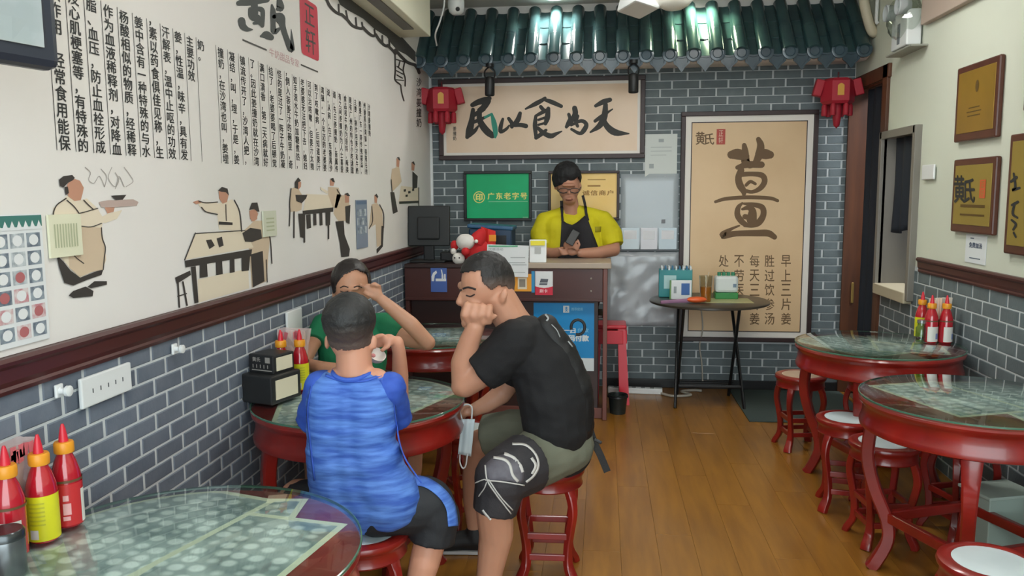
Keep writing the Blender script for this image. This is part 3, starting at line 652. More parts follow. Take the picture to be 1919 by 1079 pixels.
# white fittings at the top edge of the picture
p = on_y(1207, 20, 5.3)
bx = thing('ceiling_box', 'white box fitting under the ceiling, its corner just in the frame', 'fitting', (p.x-.03, 5.0, 2.73))
G().box((0, 0, 0), (.16, .3, .20), .012, Matrix.Rotation(.35, 3, 'Z') @ Matrix.Rotation(.25, 3, 'Y')).obj('housing', WHITE, bx)
G().lathe([(0, .2), (.03, .2), (.03, .06), (0, .06)], 14).obj('mount', WHITE, bx, True)
p = on_y(1262, 10, 4.9)
dm = thing('dome_lamp', 'white dome shade hanging under the ceiling right of the white box fitting', 'lamp', (p.x, 4.9, 2.665))
G().lathe([(0, -.06), (.05, -.052), (.09, -.03), (.115, .0), (.12, .05), (.11, .07), (0, .09)], 32).obj('shade', mat('opal_shade', (232, 232, 222), .3), dm, True)
G().lathe([(0, .3), (.012, .3), (.012, .08), (0, .08)], 10).obj('stem', WHITE, dm, True)
# pipes on the right, emergency lamp
def pipe(name, lb, pts, r, m):
    return tag(G().sweep(catmull(pts, 6), r, 10).obj(name, m, None, True), lb, 'pipe')
pipe('drain_pipe', 'thick beige curved pipe running down the right end of the tile roof', [(1.76, 5.95, 3.0), (1.775, 5.96, 2.90), (1.80, 5.97, 2.80), (1.835, 5.98, 2.70), (1.86, 5.99, 2.655), (1.88, 6.0, 2.65)], .034, mat('beige_pipe', (205, 196, 172), .5))
pipe('conduit', 'thin white conduit on the wall right of the thick beige pipe', [(1.862, 5.93, 3.0), (1.862, 5.93, 2.85), (1.862, 5.93, 2.72), (1.875, 5.93, 2.70)], .012, WHITE)
em = thing('emergency_lamp', 'white twin head emergency lamp on its bracket high on the right wall', 'lamp', (XR, 5.25, 2.40))
G().box((-.05, 0, .0), (.10, .42, .012), .003).obj('shelf_bracket', mat('grey_bracket', (150, 150, 140), .5), em)
G().box((-.055, 0, .12), (.085, .26, .21), .008).obj('body', WHITE, em)
for s in (-1, 1):
    G().lathe([(0, 0), (.035, 0), (.048, .03), (.052, .07), (.048, .075), (.044, .07), (0, .06)], 20, (-.075, s*.10, .245), Matrix.Rotation(-PI/2, 3, 'Y')).obj('lamp_head', mat('grey_lamp_head', (176, 182, 184), .25), em, True)
G().box((-.099, 0, .10), (.003, .04, .12)).obj('front_stripe', mat('grey_stripe', (120, 126, 130), .5), em)
bm = bmesh.new(); bmesh.ops.create_icosphere(bm, subdivisions=3, radius=1)
for v in bm.verts: v.co = Vector((v.co.x*.075-.07, v.co.y*.18, v.co.z*.13+.19))*(1+.10*random.random())
me = bpy.data.meshes.new('plastic_wrap'); bm.to_mesh(me); bm.free(); put('plastic_wrap', me, glass_mat('bag_film', (232, 236, 232), 1.2), em)

# ================================================================ BOARDS ON THE BACK WALL
CREAMP = mat('parchment_print', (236, 212, 188), .5, var=.7, vscale=2.5, rgb2=(230, 203, 174)); MATBOARD = mat('white_mat_board', (236, 230, 222), .5)
TANP = mat('tan_parchment_print', (228, 196, 154), .45, var=.7, vscale=2.0, rgb2=(220, 186, 143))
def board(name, lb, cat, x0, x1, z0, z1, fw, m, fm=FRAMEWOOD, dep=.03, matw=0):
    cx, cz, w, h = (x0+x1)/2, (z0+z1)/2, x1-x0, z1-z0
    t = thing(name, lb, cat, (cx, D-.0065, cz))
    g = G()
    for a, b, c, d in ((0, h/2-fw/2, w, fw), (0, -h/2+fw/2, w, fw), (-w/2+fw/2, 0, fw, h-2*fw), (w/2-fw/2, 0, fw, h-2*fw)):
        g.box((a, -dep/2, b), (c, dep, d), .004)
    g.obj('frame', fm, t)
    if matw: G().box((0, -.006, 0), (w-2*fw, .012, h-2*fw)).obj('mat_board', MATBOARD, t)
    G().box((0, -.0075 if matw else -.006, 0), (w-2*fw-2*matw, .013, h-2*fw-2*matw)).obj('print', m, t)
    return t
Y0 = D-.0065
def bind(o, t): o.parent = t; o.matrix_parent_inverse = Matrix.Translation(t.location).inverted(); return o
sg = board('calligraphy_board', 'wide framed cream board with five black brush characters above the counter', 'sign', -1.302, .320, 1.822, 2.452, .036, CREAMP, matw=.022)
FS = (1/4.569, 800, 130)
def ink_back(t, fr, strokes, m, nm, off=.0148, polys=(), bw=1.32):
    k = Ink(plane_y_px(Y0-off, *fr))
    for s in strokes: k.stroke([(a, b, w*bw) for a, b, w in s])
    for q in polys: k.poly(q)
    return bind(k.obj(nm, m), t)
BR = mat('brush_black', (48, 46, 42), .6)
ch = [[[(390, 305, 30), (440, 280, 38), (500, 265, 45), (535, 248, 30)], [(520, 270, 45), (490, 320, 40), (450, 350, 32)], [(395, 345, 26), (385, 430, 36), (365, 520, 46), (345, 580, 26)], [(395, 395, 26), (440, 370, 30), (490, 340, 24)], [(395, 455, 22), (450, 430, 24), (500, 410, 18)],
  [(455, 340, 26), (450, 420, 36), (475, 480, 44), (520, 535, 46), (560, 565, 40)], [(360, 565, 30), (410, 525, 26), (440, 485, 12)]],
 [[(650, 425, 18), (632, 490, 28), (632, 535, 24), (680, 510, 20), (705, 480, 12)], [(700, 420, 22), (725, 455, 26)], [(722, 450, 18), (728, 490, 26)], [(798, 375, 24), (780, 430, 34), (745, 475, 28)], [(750, 480, 22), (800, 475, 28), (848, 485, 30)]],
 [[(845, 338, 12), (930, 295, 30), (985, 265, 26), (1012, 245, 20)], [(1005, 258, 20), (1070, 280, 30), (1150, 315, 24)], [(975, 320, 24), (1000, 350, 26)], [(932, 400, 20), (926, 480, 30), (935, 585, 22)], [(930, 400, 18), (975, 375, 24), (1035, 345, 24)], [(1040, 335, 26), (1032, 410, 36), (1015, 465, 24)], [(955, 432, 16), (1015, 412, 18)], [(955, 475, 16), (1012, 458, 16)],
  [(935, 585, 26), (985, 550, 28), (1020, 520, 20)], [(950, 500, 22), (1000, 545, 30), (1060, 570, 34), (1110, 550, 22), (1155, 530, 8)]],
 [[(1215, 385, 22), (1225, 420, 24), (1210, 455, 24), (1195, 492, 22)], [(1265, 332, 34), (1270, 380, 36), (1240, 440, 30), (1195, 490, 22)], [(1290, 400, 24), (1282, 430, 20)], [(1235, 478, 16), (1320, 440, 24), (1365, 470, 28), (1345, 520, 32), (1308, 548, 24), (1238, 512, 18)], [(1268, 440, 18), (1290, 485, 22)]],
 [[(1445, 312, 22), (1510, 278, 34), (1568, 260, 28)], [(1440, 442, 22), (1500, 400, 26), (1590, 340, 8)], [(1530, 300, 30), (1520, 400, 42), (1480, 480, 38), (1400, 538, 12)], [(1510, 420, 24), (1545, 490, 40), (1615, 540, 44), (1730, 550, 8)]]]
for c in ch: ink_back(sg, FS, c, BR, 'brush_character')
ink_back(sg, FS, [[(500, 410, 18), (555, 382, 16)], [(556, 385, 16), (575, 460, 34), (588, 540, 30), (585, 580, 16)]], mat('brush_teal', (30, 140, 118), .5), 'teal_stroke', .0152)  # right-hand strokes of the first character coloured teal
a = Ink(plane_y_px(Y0-.0148)); vtext(a, '姜撞奶', 852, 237, 9, 6, 8, bold=.02); bind(a.obj('small_signature', BR), sg)
# green and gold boards
gb = board('green_board', 'framed bright green board with a gold emblem and characters behind the monitor', 'sign', -1.107, -.562, 1.337, 1.733, .022, mat('green_board_print', (0, 190, 124), .55, var=.5, vscale=3, rgb2=(0, 172, 108)), BLACK)
YG = mat('yellow_green_print', (236, 232, 130), .5)
c = (-.985, 1.527)
k = Ink(back_pl(.0065+.0135)); n = 28
for i in range(n):
    a0, a1 = 2*PI*i/n, 2*PI*(i+1)/n
    k.poly([(c[0]+r*math.cos(q), c[1]+r*math.sin(q)) for r, q in ((.040, a0), (.047, a0), (.047, a1), (.040, a1))])
k.text('印', c[0]-.026, c[1]-.028, c[0]+.026, c[1]+.028, bold=.05); bind(k.obj('round_emblem', YG), gb)
k = Ink(back_pl(.0065+.0150)); k.text('广东老字号', -.915, 1.508, -.60, 1.562, bold=.03, sp=1.25); bind(k.obj('board_lettering', YG), gb)
k = Ink(back_pl(.0065+.0135)); k.rect(-.91, 1.488, -.595, 1.494); k.rect(-.635, 1.358, -.592, 1.370); bind(k.obj('board_small_print', mat('pale_green_print2', (120, 200, 150), .5)), gb)
yb = board('gold_board', 'framed golden board half hidden behind the man in yellow', 'sign', -.429, .128, 1.342, 1.727, .020, mat('gold_board_print', (248, 204, 108), .5, var=.6, vscale=2.5, rgb2=(250, 218, 150)), FRAMEWOOD)
k = Ink(back_pl(.0065+.0135)); k.text('诚信商户', -.16, 1.535, .08, 1.575, bold=.03, sp=1.2); k.rect(-.12, 1.604, -.02, 1.616); k.rect(-.12, 1.655, .02, 1.662)
bind(k.obj('board_lettering', mat('gold_brown_print', (164, 116, 42), .5)), yb)
# tall poster
ps = board('calligraphy_poster', 'tall framed tan poster with one big brown brush character and columns of verse', 'poster', .596, 1.617, .384, 2.168, .034, TANP, matw=.048)
FP = (1/4.315, 1280, 210); BRN = mat('brush_brown', (108, 80, 48), .55)
ink_back(ps, FP, [[(390, 345, 62), (440, 340, 84), (500, 355, 70)], [(495, 268, 36), (502, 320, 52), (505, 400, 66)], [(610, 220, 38), (628, 270, 56), (615, 350, 62), (575, 420, 40), (540, 430, 50)], [(620, 335, 70), (670, 340, 78), (705, 345, 60)], [(440, 448, 34), (520, 425, 50), (635, 425, 50)], [(500, 360, 60), (510, 420, 60)],
  [(470, 470, 50), (448, 530, 50), (460, 590, 56), (490, 640, 46), (492, 680, 20)], [(450, 505, 40), (560, 500, 36), (640, 512, 44), (660, 560, 44), (625, 615, 40), (560, 645, 28), (500, 635, 30)], [(510, 590, 26), (545, 562, 26), (585, 580, 22)],
  [(262, 725, 22), (340, 702, 28), (480, 690, 30), (600, 690, 30), (710, 697, 28), (765, 716, 24)], [(480, 735, 16), (448, 770, 36), (440, 830, 46), (475, 885, 46), (510, 910, 36)], [(490, 740, 18), (570, 748, 34), (640, 770, 44), (650, 830, 46), (615, 890, 50), (565, 915, 36), (500, 915, 30)], [(480, 785, 20), (530, 772, 40), (560, 800, 60), (555, 870, 80)], [(500, 845, 40), (525, 850, 40)],
  [(455, 918, 14), (390, 945, 24), (330, 985, 50), (330, 1000, 50), (430, 982, 44), (600, 978, 50), (690, 980, 52), (740, 1010, 40)]], BRN, 'big_brush_character', bw=1.06)
k = Ink(plane_y_px(Y0-.0150))
for i, s in enumerate(('早上三片姜', '胜过饮参汤', '每天三片姜', '不劳医生', '处方')): vtext(k, s, [1473, 1442, 1414, 1385, 1356][i], 478, 27, 18, 22, bold=.008)
bind(k.obj('verse', BRN), ps)
k = Ink(plane_y_px(Y0-.0150)); k.text('黄', 1304, 271, 1321, 247, bold=.02); k.text('氏', 1321, 271, 1338, 250, bold=.02)
bind(k.obj('small_brush_name', BRN), ps)
p0, p1 = on_y(1342, 271, Y0), on_y(1359, 242, Y0)
k = Ink(back_pl(.0065+.0150)); k.rect(p0.x, p0.z, p1.x, p1.z); sl2 = bind(k.obj('red_seal', mat('poster_seal_red', (186, 68, 54), .5)), ps); sl2['label'] = 'small red square seal'
k = Ink(back_pl(.0065+.0154)); k.text('正', p0.x+.016, (p0.z+p1.z)/2+.004, p1.x-.016, p1.z-.010); k.text('轩', p0.x+.016, p0.z+.010, p1.x-.016, (p0.z+p1.z)/2-.004); bind(k.obj('seal_lettering', CREAMP), ps)
def rim_line(t, x0, x1, z0, z1, off, w, m, nm):
    k = Ink(back_pl(off)); k.rect(x0, z0, x1, z0+w); k.rect(x0, z1-w, x1, z1); k.rect(x0, z0, x0+w, z1); k.rect(x1-w, z0, x1, z1); bind(k.obj(nm, m), t)
rim_line(ps, .596+.034+.044, 1.617-.034-.044, .384+.034+.044, 2.168-.034-.044, .0065+.0146, .007, FRAMEWOOD, 'inner_line')
# papers in clear pockets
def pane(name, lb, x0, x1, z0, z1, m, off=.0085, n=10, amp=.004):
    t = thing(name, lb, 'pocket', ((x0+x1)/2, D-off, (z0+z1)/2)); w, h = x1-x0, z1-z0
    bm = bmesh.new(); bmesh.ops.create_grid(bm, x_segments=n, y_segments=n, size=.5)
    for v in bm.verts: v.co = Vector((v.co.x*w, -random.random()*amp, v.co.y*h))
    me = bpy.data.meshes.new('plastic_sheet'); bm.to_mesh(me); bm.free(); me.shade_smooth()
    o = put('plastic_sheet', me, m, t); md = o.modifiers.new('thick', 'SOLIDIFY'); md.thickness = .0015
    return t
FILM = mat('clear_pocket_film', (200, 210, 216), .22, spec=.8, alpha=.55)
lp = thing('licence_paper', 'white licence paper taped to the brick above the clear pockets', 'paper', (.447, D-.009, 1.842))
G().box((0, 0, 0), (.245, .003, .325)).obj('sheet', mat('licence_white', (206, 212, 208), .5), lp)
k = Ink(lambda u, v: Vector((u, -.0022, v))); k.rect(-.02, .10, .02, .125); k.rect(-.08, .06, .08, .064); k.rect(-.08, .03, .08, .034); k.rect(-.08, .0, .04, .004); k.rect(-.09, -.10, -.055, -.065); k.obj('paper_print', mat('paper_grey_print', (160, 168, 170), .6), lp)
pk = pane('document_pocket', 'large clear document pocket on the brick with three small pockets below it', .140, .585, 1.10, 1.70, FILM)
G().box((.0, .003, .09), (.40, .002, .36)).obj('grey_certificate', mat('certificate_grey', (168, 178, 184), .4), pk)
G().box((.11, -.0065, -.07), (.03, .001, .03)).obj('stamp', mat('stamp_grey', (120, 122, 128), .6), pk)
for i, (x, w, m) in enumerate(((-.145, .14, (178, 192, 200)), (.0, .13, (196, 194, 200)), (.145, .14, (172, 188, 198)))):
    o = G().box((x, -.008, -.205), (w, .005, .17), .002).obj('small_pocket', mat('small_pocket_%d' % i, m, .25, spec=.8), pk)
    G().box((x, -.0112, -.175), (w*.7, .0015, .07)).obj('white_card', mat('card_white', (214, 214, 218), .35), o)
G().box((0, -.012, -.297), (.45, .012, .012), .003).obj('pocket_rail', mat('dark_grey_rail', (70, 74, 80), .4), pk)
pane('plastic_sheet_pocket', 'crumpled clear plastic pocket hanging lowest on the brick behind the folding table', .03, .60, .50, 1.09, mat('crumpled_film', (206, 210, 216), .18, spec=.9, alpha=.5), n=14, amp=.02)
# lanterns
def lantern(px, py, lb, rz):
    c = on_y(px, py, 6.16)
    t = thing('red_lantern', lb, 'lantern', (c.x, 6.16, c.z), rz, None)
    k = lambda *p: Vector(p)
    G().lathe([(0, .092), (.09, .092), (.118, .07), (.118, -.07), (.1, -.09), (0, -.09)], 6).obj('body', RED, t)
    for i in range(6):
        a = PI/3*i
        if i < 4: G().box((.135*math.cos(a), .135*math.sin(a), .030), (.06, .07, .12), .008, Matrix.Rotation(a, 3, 'Z') @ Matrix.Rotation(-.25, 3, 'Y')).obj('corner_wing', RED, t)
        G().lathe([(0, -.085), (.012, -.088), (.02, -.10), (.022, -.165), (.018, -.172), (0, -.172)], 8, (.088*math.cos(a), .088*math.sin(a), 0)).obj('tassel', RED, t, True)
    G().lathe([(0, -.085), (.028, -.09), (.034, -.12), (.030, -.18), (.022, -.24), (0, -.262)], 10).obj('centre_tassel', RED, t, True)
    G().lathe([(0, .14), (.006, .14), (.006, .1), (.03, .085), (0, .085)], 8).obj('hanger', mat('dark_red', (90, 20, 26), .5), t)
    q = [(-.022, -.035), (.022, -.035), (.022, .035), (.012, .045), (0, .05), (-.012, .045), (-.022, .035)]
    vs = [Vector((x, -.106, z)) for x, z in q]+[Vector((x, -.100, z)) for x, z in q]; n = len(q)
    G().add(vs, [tuple(range(n)), tuple(range(2*n-1, n-1, -1))]+[(i, n+i, n+(i+1) % n, (i+1) % n) for i in range(n)]).obj('gold_emblem', GOLD, t)
lantern(828, 188, 'red cloth lantern with gold emblem at the left corner of the back wall', .12)
lantern(1570, 172, 'red cloth lantern with gold emblem at the right corner of the back wall', -.06)

# ================================================================ RIGHT WALL THINGS
def plaque(lb, y0, y1, z0, z1, m, group=None):
    t = thing('gold_plaque', lb, 'plaque', (XR, (y0+y1)/2, (z0+z1)/2)); w, h = y1-y0, z1-z0
    G().box((-.014, 0, 0), (.028, w, h), .008).obj('wooden_back', mat('plaque_wood', (92, 50, 36), .35, var=.4, vscale=10, rgb2=(76, 40, 28)), t)
    G().box((-.0295, -.004, .004), (.003, w-.06, h-.075), .001).obj('gold_plate', m, t)
    return t
GP = mat('gold_plate', (168, 130, 48), .32, metal=.35, var=.5, vscale=4, rgb2=(150, 116, 44))
OP = mat('olive_gold_plate', (160, 138, 62), .4, metal=.2, var=.4, vscale=4, rgb2=(150, 128, 56))
p1 = plaque('glossy gold plaque on dark wood, the higher of the two beside the hatch', 4.10, 4.56, 1.805, 2.19, GP)
k = Ink(right_pl(.0322)); 
for z, w in ((1.965, .12), (1.945, .16), (1.925, .14)): k.rect(4.33-w/2, z, 4.33+w/2, z+.006)
k.ell(4.31, 2.07, .018, .03); bind(k.obj('plaque_print', mat('plaque_dark_print', (96, 72, 28), .5)), p1)
p2 = plaque('dull gold plaque with black brush name and red seal, below the glossy plaque', 4.075, 4.54, 1.337, 1.715, OP)
k = Ink(right_px(.0324, 1/3.371, 1520, 280))
k.text('黄', 945, 335, 1012, 165, bold=.03); k.text('氏', 1010, 335, 1076, 185, bold=.03)
bind(k.obj('brush_name', INK), p2)
k = Ink(right_pl(.0324)); k.rect(4.155, 1.515, 4.215, 1.605); bind(k.obj('red_seal', mat('plaque_seal_red', (205, 92, 52), .5)), p2)
k = Ink(right_pl(.0328)); k.text('正', 4.204, 1.566, 4.166, 1.598); k.text('轩', 4.204, 1.522, 4.166, 1.556); bind(k.obj('seal_lettering', OP), p2)
k = Ink(right_pl(.0324)); k.rect(4.15, 1.468, 4.42, 1.482); k.rect(4.15, 1.425, 4.42, 1.435); bind(k.obj('plaque_print', mat('plaque_dark_print', (96, 72, 28), .5)), p2)
p3 = plaque('large dull gold plaque with black brush strokes cut by the picture\'s right edge', 3.35, 3.955, 1.262, 1.805, OP)
k = Ink(right_px(.0324))
for s in ([(1909, 340, 5), (1919, 332, 6)], [(1914, 325, 4), (1917, 350, 5), (1911, 356, 5), (1925, 352, 5)], [(1911, 384, 5), (1922, 378, 5)], [(1916, 380, 4), (1912, 400, 5), (1921, 408, 4)], [(1910, 412, 4), (1918, 420, 5), (1913, 430, 4)], [(1914, 436, 4), (1918, 444, 4)]): k.stroke(s)
bind(k.obj('brush_strokes', INK), p3)
p4 = plaque('gold plaque on dark wood above the large one, only its edge in view', 3.30, 3.86, 1.90, 2.22, GP)
np_ = thing('notice_paper', 'small white notice taped under the lower gold plaque', 'paper', (XR-.003, 4.285, 1.258))
G().box((0, 0, 0), (.003, .225, .145)).obj('sheet', PAPER, np_)
k = Ink(lambda u, v: Vector((-.0022, -u, v)))
k.text('免费加汤', -.07, .005, .07, .032, bold=.05); k.rect(-.06, .05, -.02, .056); k.rect(-.06, -.05, .06, -.045); bind_ = k.obj('notice_print', mat('blue_grey_print', (84, 96, 116), .6), np_)
plate('wall_switch', 'square white switch box on the right wall beside the hatch', 4.905, 1.66, .17, .085, XR-.0005, -1, 0, 'switch')
hk = thing('small_bracket', 'small dark bracket at the top right corner of the right wall', 'bracket', (XR, 3.86, 2.47)); G().box((-.012, 0, 0), (.024, .03, .04), .004).obj('plate', BLACK, hk); G().lathe([(0, 0), (.01, 0), (.01, .03), (0, .03)], 10, (-.024, 0, 0), Matrix.Rotation(-PI/2, 3, 'Y')).obj('pin', BLACK, hk)
# cloths in doorway and hatch
CLOTH = mat('dark_navy_cloth', (30, 36, 46), .8, bump=.2, bscale=120)
def drape(name, lb, x, y0, y1, z0f, z1, folds, depth):
    n, k = 40, 14; vs = []
    for j in range(k+1):
        t = j/k
        for i in range(n+1):
            u = i/n; z0 = z0f(u); z = z1+(z0-z1)*t
            vs.append((x+depth*math.sin(u*PI*2*folds+.4*math.sin(3*t))*(.4+.6*t), y0+(y1-y0)*(u+.012*math.sin(5*t+9*u)), z))
    fs = [(j*(n+1)+i, j*(n+1)+i+1, (j+1)*(n+1)+i+1, (j+1)*(n+1)+i) for j in range(k) for i in range(n)]
    o = obj(name, vs, fs, CLOTH, None, True); md = o.modifiers.new('thick', 'SOLIDIFY'); md.thickness = .003
    return tag(o, lb, 'curtain')
drape('door_curtain', 'long dark navy curtain hanging in the doorway', XR+.03, DY0+.02, DY1-.20, lambda u: .12, 2.28, 3, .022)
drape('hatch_curtain', 'short dark navy curtain hanging in the serving hatch', XR+.022, HY0+.03, HY1-.11, lambda u: 1.30+.02*math.sin(6*u), 1.90, 3, .018)
hc_ = thing('hatch_counter', 'dark steel counter standing behind the serving hatch', 'counter', (XR+.40, 5.4, 0))
G().box((0, 0, .97), (.46, 1.1, .04), .004).obj('worktop', mat('dark_worktop', (46, 50, 54), .35), hc_); G().box((0, 0, .5), (.42, 1.0, .9), .004).obj('body', BLACK, hc_)

# ================================================================ TABLES
MENU = bpy.data.materials.new('menu_print'); MENU.use_nodes = True; MATS['menu_print'] = MENU
def build_menu():
    nt = MENU.node_tree; b = nt.nodes['Principled BSDF']; b.inputs['Roughness'].default_value = .6
    tc = nt.nodes.new('ShaderNodeTexCoord'); mp = nt.nodes.new('ShaderNodeMapping'); mp.inputs['Scale'].default_value = (20, 24, 1)
    v = nt.nodes.new('ShaderNodeTexVoronoi'); v.inputs['Scale'].default_value = 1; v.inputs['Randomness'].default_value = .35
    r1 = nt.nodes.new('ShaderNodeValToRGB'); r1.color_ramp.elements[0].color = (*lin((240, 245, 248)), 1); r1.color_ramp.elements[1].color = (*lin((134, 150, 155)), 1)
    r1.color_ramp.elements[0].position = .30; r1.color_ramp.elements[1].position = .46
    n = nt.nodes.new('ShaderNodeTexNoise'); n.inputs['Scale'].default_value = 7; n.inputs['Detail'].default_value = 6
    r2 = nt.nodes.new('ShaderNodeValToRGB'); r2.color_ramp.elements[0].color = (*lin((100, 116, 120)), 1); r2.color_ramp.elements[1].color = (*lin((232, 238, 240)), 1)
    r2.color_ramp.elements[0].position = .38; r2.color_ramp.elements[1].position = .60
    mx = nt.nodes.new('ShaderNodeMixRGB'); mx.inputs[0].default_value = .42
    nt.links.new(tc.outputs['Object'], mp.inputs[0]); nt.links.new(mp.outputs[0], v.inputs['Vector']); nt.links.new(tc.outputs['Object'], n.inputs['Vector'])
    nt.links.new(v.outputs['Distance'], r1.inputs[0]); nt.links.new(n.outputs['Fac'], r2.inputs[0])
    nt.links.new(r1.outputs[0], mx.inputs[1]); nt.links.new(r2.outputs[0], mx.inputs[2]); nt.links.new(mx.outputs[0], b.inputs['Base Color'])
build_menu()
MENUB = mat('menu_border', (224, 224, 204), .6)
def cabriole(R0, z0, z1, prof, w, th, ang):
    """S-curved leg in the radial plane; prof = (radius factor, height) list"""
    d = Vector((math.cos(ang), math.sin(ang), 0)); side = Vector((-d.y, d.x, 0))
    pts = [d*r+Vector((0, 0, z)) for r, z in prof]
    pts = [Vector(p) for p in catmull([tuple(p) for p in pts], 4)]
    k = len(pts); vs = []; fs = []
    for i, p in enumerate(pts):
        t = (pts[min(i+1, k-1)]-pts[max(i-1, 0)]).normalized(); nrm = side.cross(t).normalized()
        ww = w*(1.25-.5*math.sin(PI*min(i/(k-1)*1.15, 1)))/2; tt = th/2; c = .25
        for a, b in ((-1, -1+c), (-1+c, -1), (1-c, -1), (1, -1+c), (1, 1-c), (1-c, 1), (-1+c, 1), (-1, 1-c)):
            vs.append(p+side*ww*a+nrm*tt*b)
    for i in range(k-1):
        for j in range(8): fs.append((i*8+j, i*8+(j+1) % 8, (i+1)*8+(j+1) % 8, (i+1)*8+j))
    fs += [tuple(range(8))[::-1], tuple(range((k-1)*8, k*8))]
    return G().add(vs, fs)
def make_table(label, x, y, sheets, rz=PI/4):
    t = thing('round_table', label, 'table', (x, y, 0), 0, 'round red tables with glass tops')
    G().lathe([(0, .746), (.400, .746), (.407, .743), (.411, .735), (.408, .724), (.398, .716), (.394, .706), (.396, .672), (.402, .652), (.406, .640), (.404, .628), (.392, .622), (.368, .622), (.364, .700), (0, .700)], 72).obj('tabletop', REDWOOD, t, True)
    gl = G().lathe([(0, .7502), (.409, .7502), (.412, .7515), (.412, .7565), (.409, .758), (0, .758)], 72).obj('glass_top', TABLEGLASS, t, True); gl['label'] = 'clear glass disc with green edge'
    G().lathe([(.4095, .7503), (.4128, .7513), (.4128, .7567), (.4095, .7578), (.411, .754), (.4095, .7503)], 72).obj('glass_edge', GREENGLASS, gl, True)
    for (sx, sy, a, w, h) in sheets:
        M = Matrix.Rotation(a, 3, 'Z'); pts = []
        # sheet trimmed to the round top
        n = 10; out = []
        edge = [(-w/2, -h/2), (w/2, -h/2), (w/2, h/2), (-w/2, h/2)]
        for i in range(4):
            p, q = edge[i], edge[(i+1) % 4]
            for j in range(n): out.append((p[0]+(q[0]-p[0])*j/n, p[1]+(q[1]-p[1])*j/n))
        def clip(p, R): v = M @ Vector((p[0], p[1], 0)) + Vector((sx, sy, 0)); L = v.length; return v*(R/L) if L > R else v
        ins = [clip((p[0]*(w-.036)/w, p[1]*(h-.036)/h), .385) for p in out]; ous = [clip(p, .398) for p in out]
        k = len(out); z = .7466+.0003*sheets.index((sx, sy, a, w, h))
        o = obj('menu_sheet', [p+Vector((0, 0, z)) for p in ous], [tuple(range(k))], MENUB, t)
        # printed field in the sheet's own axes so that its rows run with the sheet
        c = Vector((sx, sy, z+.0002)); Mi = M.inverted()
        f = obj('menu_print', [Mi @ (p-Vector((sx, sy, 0))) for p in ins], [tuple(range(k))], MENU, o, loc=c, rot=(0, 0, a))
    for i in range(4):
        cabriole(0, 0, 0, [(.345, .66), (.362, .56), (.365, .46), (.335, .34), (.285, .22), (.275, .13), (.315, .03), (.335, .0)], .062, .05, rz+PI/2*i).obj('leg', REDWOOD, t, True)
    for i in range(4):
        a0, a1 = rz+PI/2*i, rz+PI/2*(i+1); p = Vector((.285*math.cos(a0), .285*math.sin(a0), .225)); q = Vector((.285*math.cos(a1), .285*math.sin(a1), .225)); d = q-p
        G().box((p+q)/2, (d.length, .028, .042), .005, Matrix.Rotation(math.atan2(d.y, d.x), 3, 'Z')).obj('stretcher', REDWOOD, t)
    return t
TF = make_table('round red glass topped table nearest the camera, with rows of dish menus', -.95, 1.625, [(.06, .25, .1, .25, .19), (.122, -.073, -.17, .32, .62), (-.193, .10, -.29, .42, .62)], PI/4+.2)
TB = make_table('round red table with glass top where the family sits', -.945, 2.99, [(-.10, -.02, .3, .42, .62), (.17, .12, -.35, .34, .46)], PI/4-.12)
TC = make_table('round red glass topped table by the left wall behind the girl, before the counter', -.95, 4.43, [(.02, 0, .2, .42, .58)], PI/4)
T1 = make_table('farther of the two round red glass topped tables by the right wall', 1.44, 4.33, [(-.1, .02, .5, .44, .56), (.16, .05, -.2, .34, .5)], PI/4+.28)
T2 = make_table('nearer of the two round red glass topped tables by the right wall', 1.43, 3.20, [(.2, .03, .08, .36, .60), (-.087, .039, .35, .33, .50)], PI/4+.38)

# ================================================================ STOOLS
SEATPAD = mat('pale_stool_disc', (206, 218, 222), .3, var=.5, vscale=6, rgb2=(190, 204, 208))
SEATTAN = mat('tan_stool_disc', (196, 172, 150), .45, var=.5, vscale=8, rgb2=(182, 156, 134))
def make_stool(label, x, y, rz, disc=SEATPAD):
    t = thing('round_stool', label, 'stool', (x, y, 0), rz, 'round red wooden stools')
    G().lathe([(.108, .4535), (.118, .456), (.132, .456), (.146, .450), (.150, .440), (.147, .430), (.140, .424), (.138, .414), (.139, .395), (.142, .386), (.138, .380), (.120, .380), (.118, .43), (0, .43)], 48).obj('seat', REDWOOD, t, True)
    d = G().lathe([(0, .4548), (.100, .4546), (.108, .4535), (.108, .44), (0, .44)], 40).obj('seat_disc', disc, t, True); d['label'] = 'pale round inlay of the seat' if disc is SEATPAD else 'tan round inlay of the seat'
    for i in range(4):
        cabriole(0, 0, 0, [(.118, .40), (.138, .35), (.146, .29), (.130, .21), (.118, .14), (.120, .07), (.146, .02), (.152, 0)], .034, .030, PI/4+PI/2*i).obj('leg', REDWOOD, t, True)
    for z, r in ((.19, .124), (.10, .118)):
        for i in range(4):
            a0, a1 = PI/4+PI/2*i, PI/4+PI/2*(i+1); p = Vector((r*math.cos(a0), r*math.sin(a0), z)); q = Vector((r*math.cos(a1), r*math.sin(a1), z)); dd = q-p
            G().box((p+q)/2, (dd.length, .016, .026), .003, Matrix.Rotation(math.atan2(dd.y, dd.x), 3, 'Z')).obj('stretcher', REDWOOD, t)
    return t
S0 = make_stool('red stool under the man in the black shirt', -.215, 3.15, .02)
def stool(x, y, rz, lb): return copy_thing(S0, (x, y, 0), rz, lb)
stool(-.775, 2.45, .3, 'red stool under the boy in the blue shirt')
stool(-1.0, 3.62, .2, 'red stool under the girl in green, behind the table')
stool(1.16, 2.42, .3, 'red stool with pale blue disc in the bottom right corner, nearest of the right stools')
stool(1.245, 3.60, .1, 'red stool half under the nearer right table, in front of the farther pale stool')
stool(1.20, 3.98, -.2, 'red stool with pale disc between the two right tables')
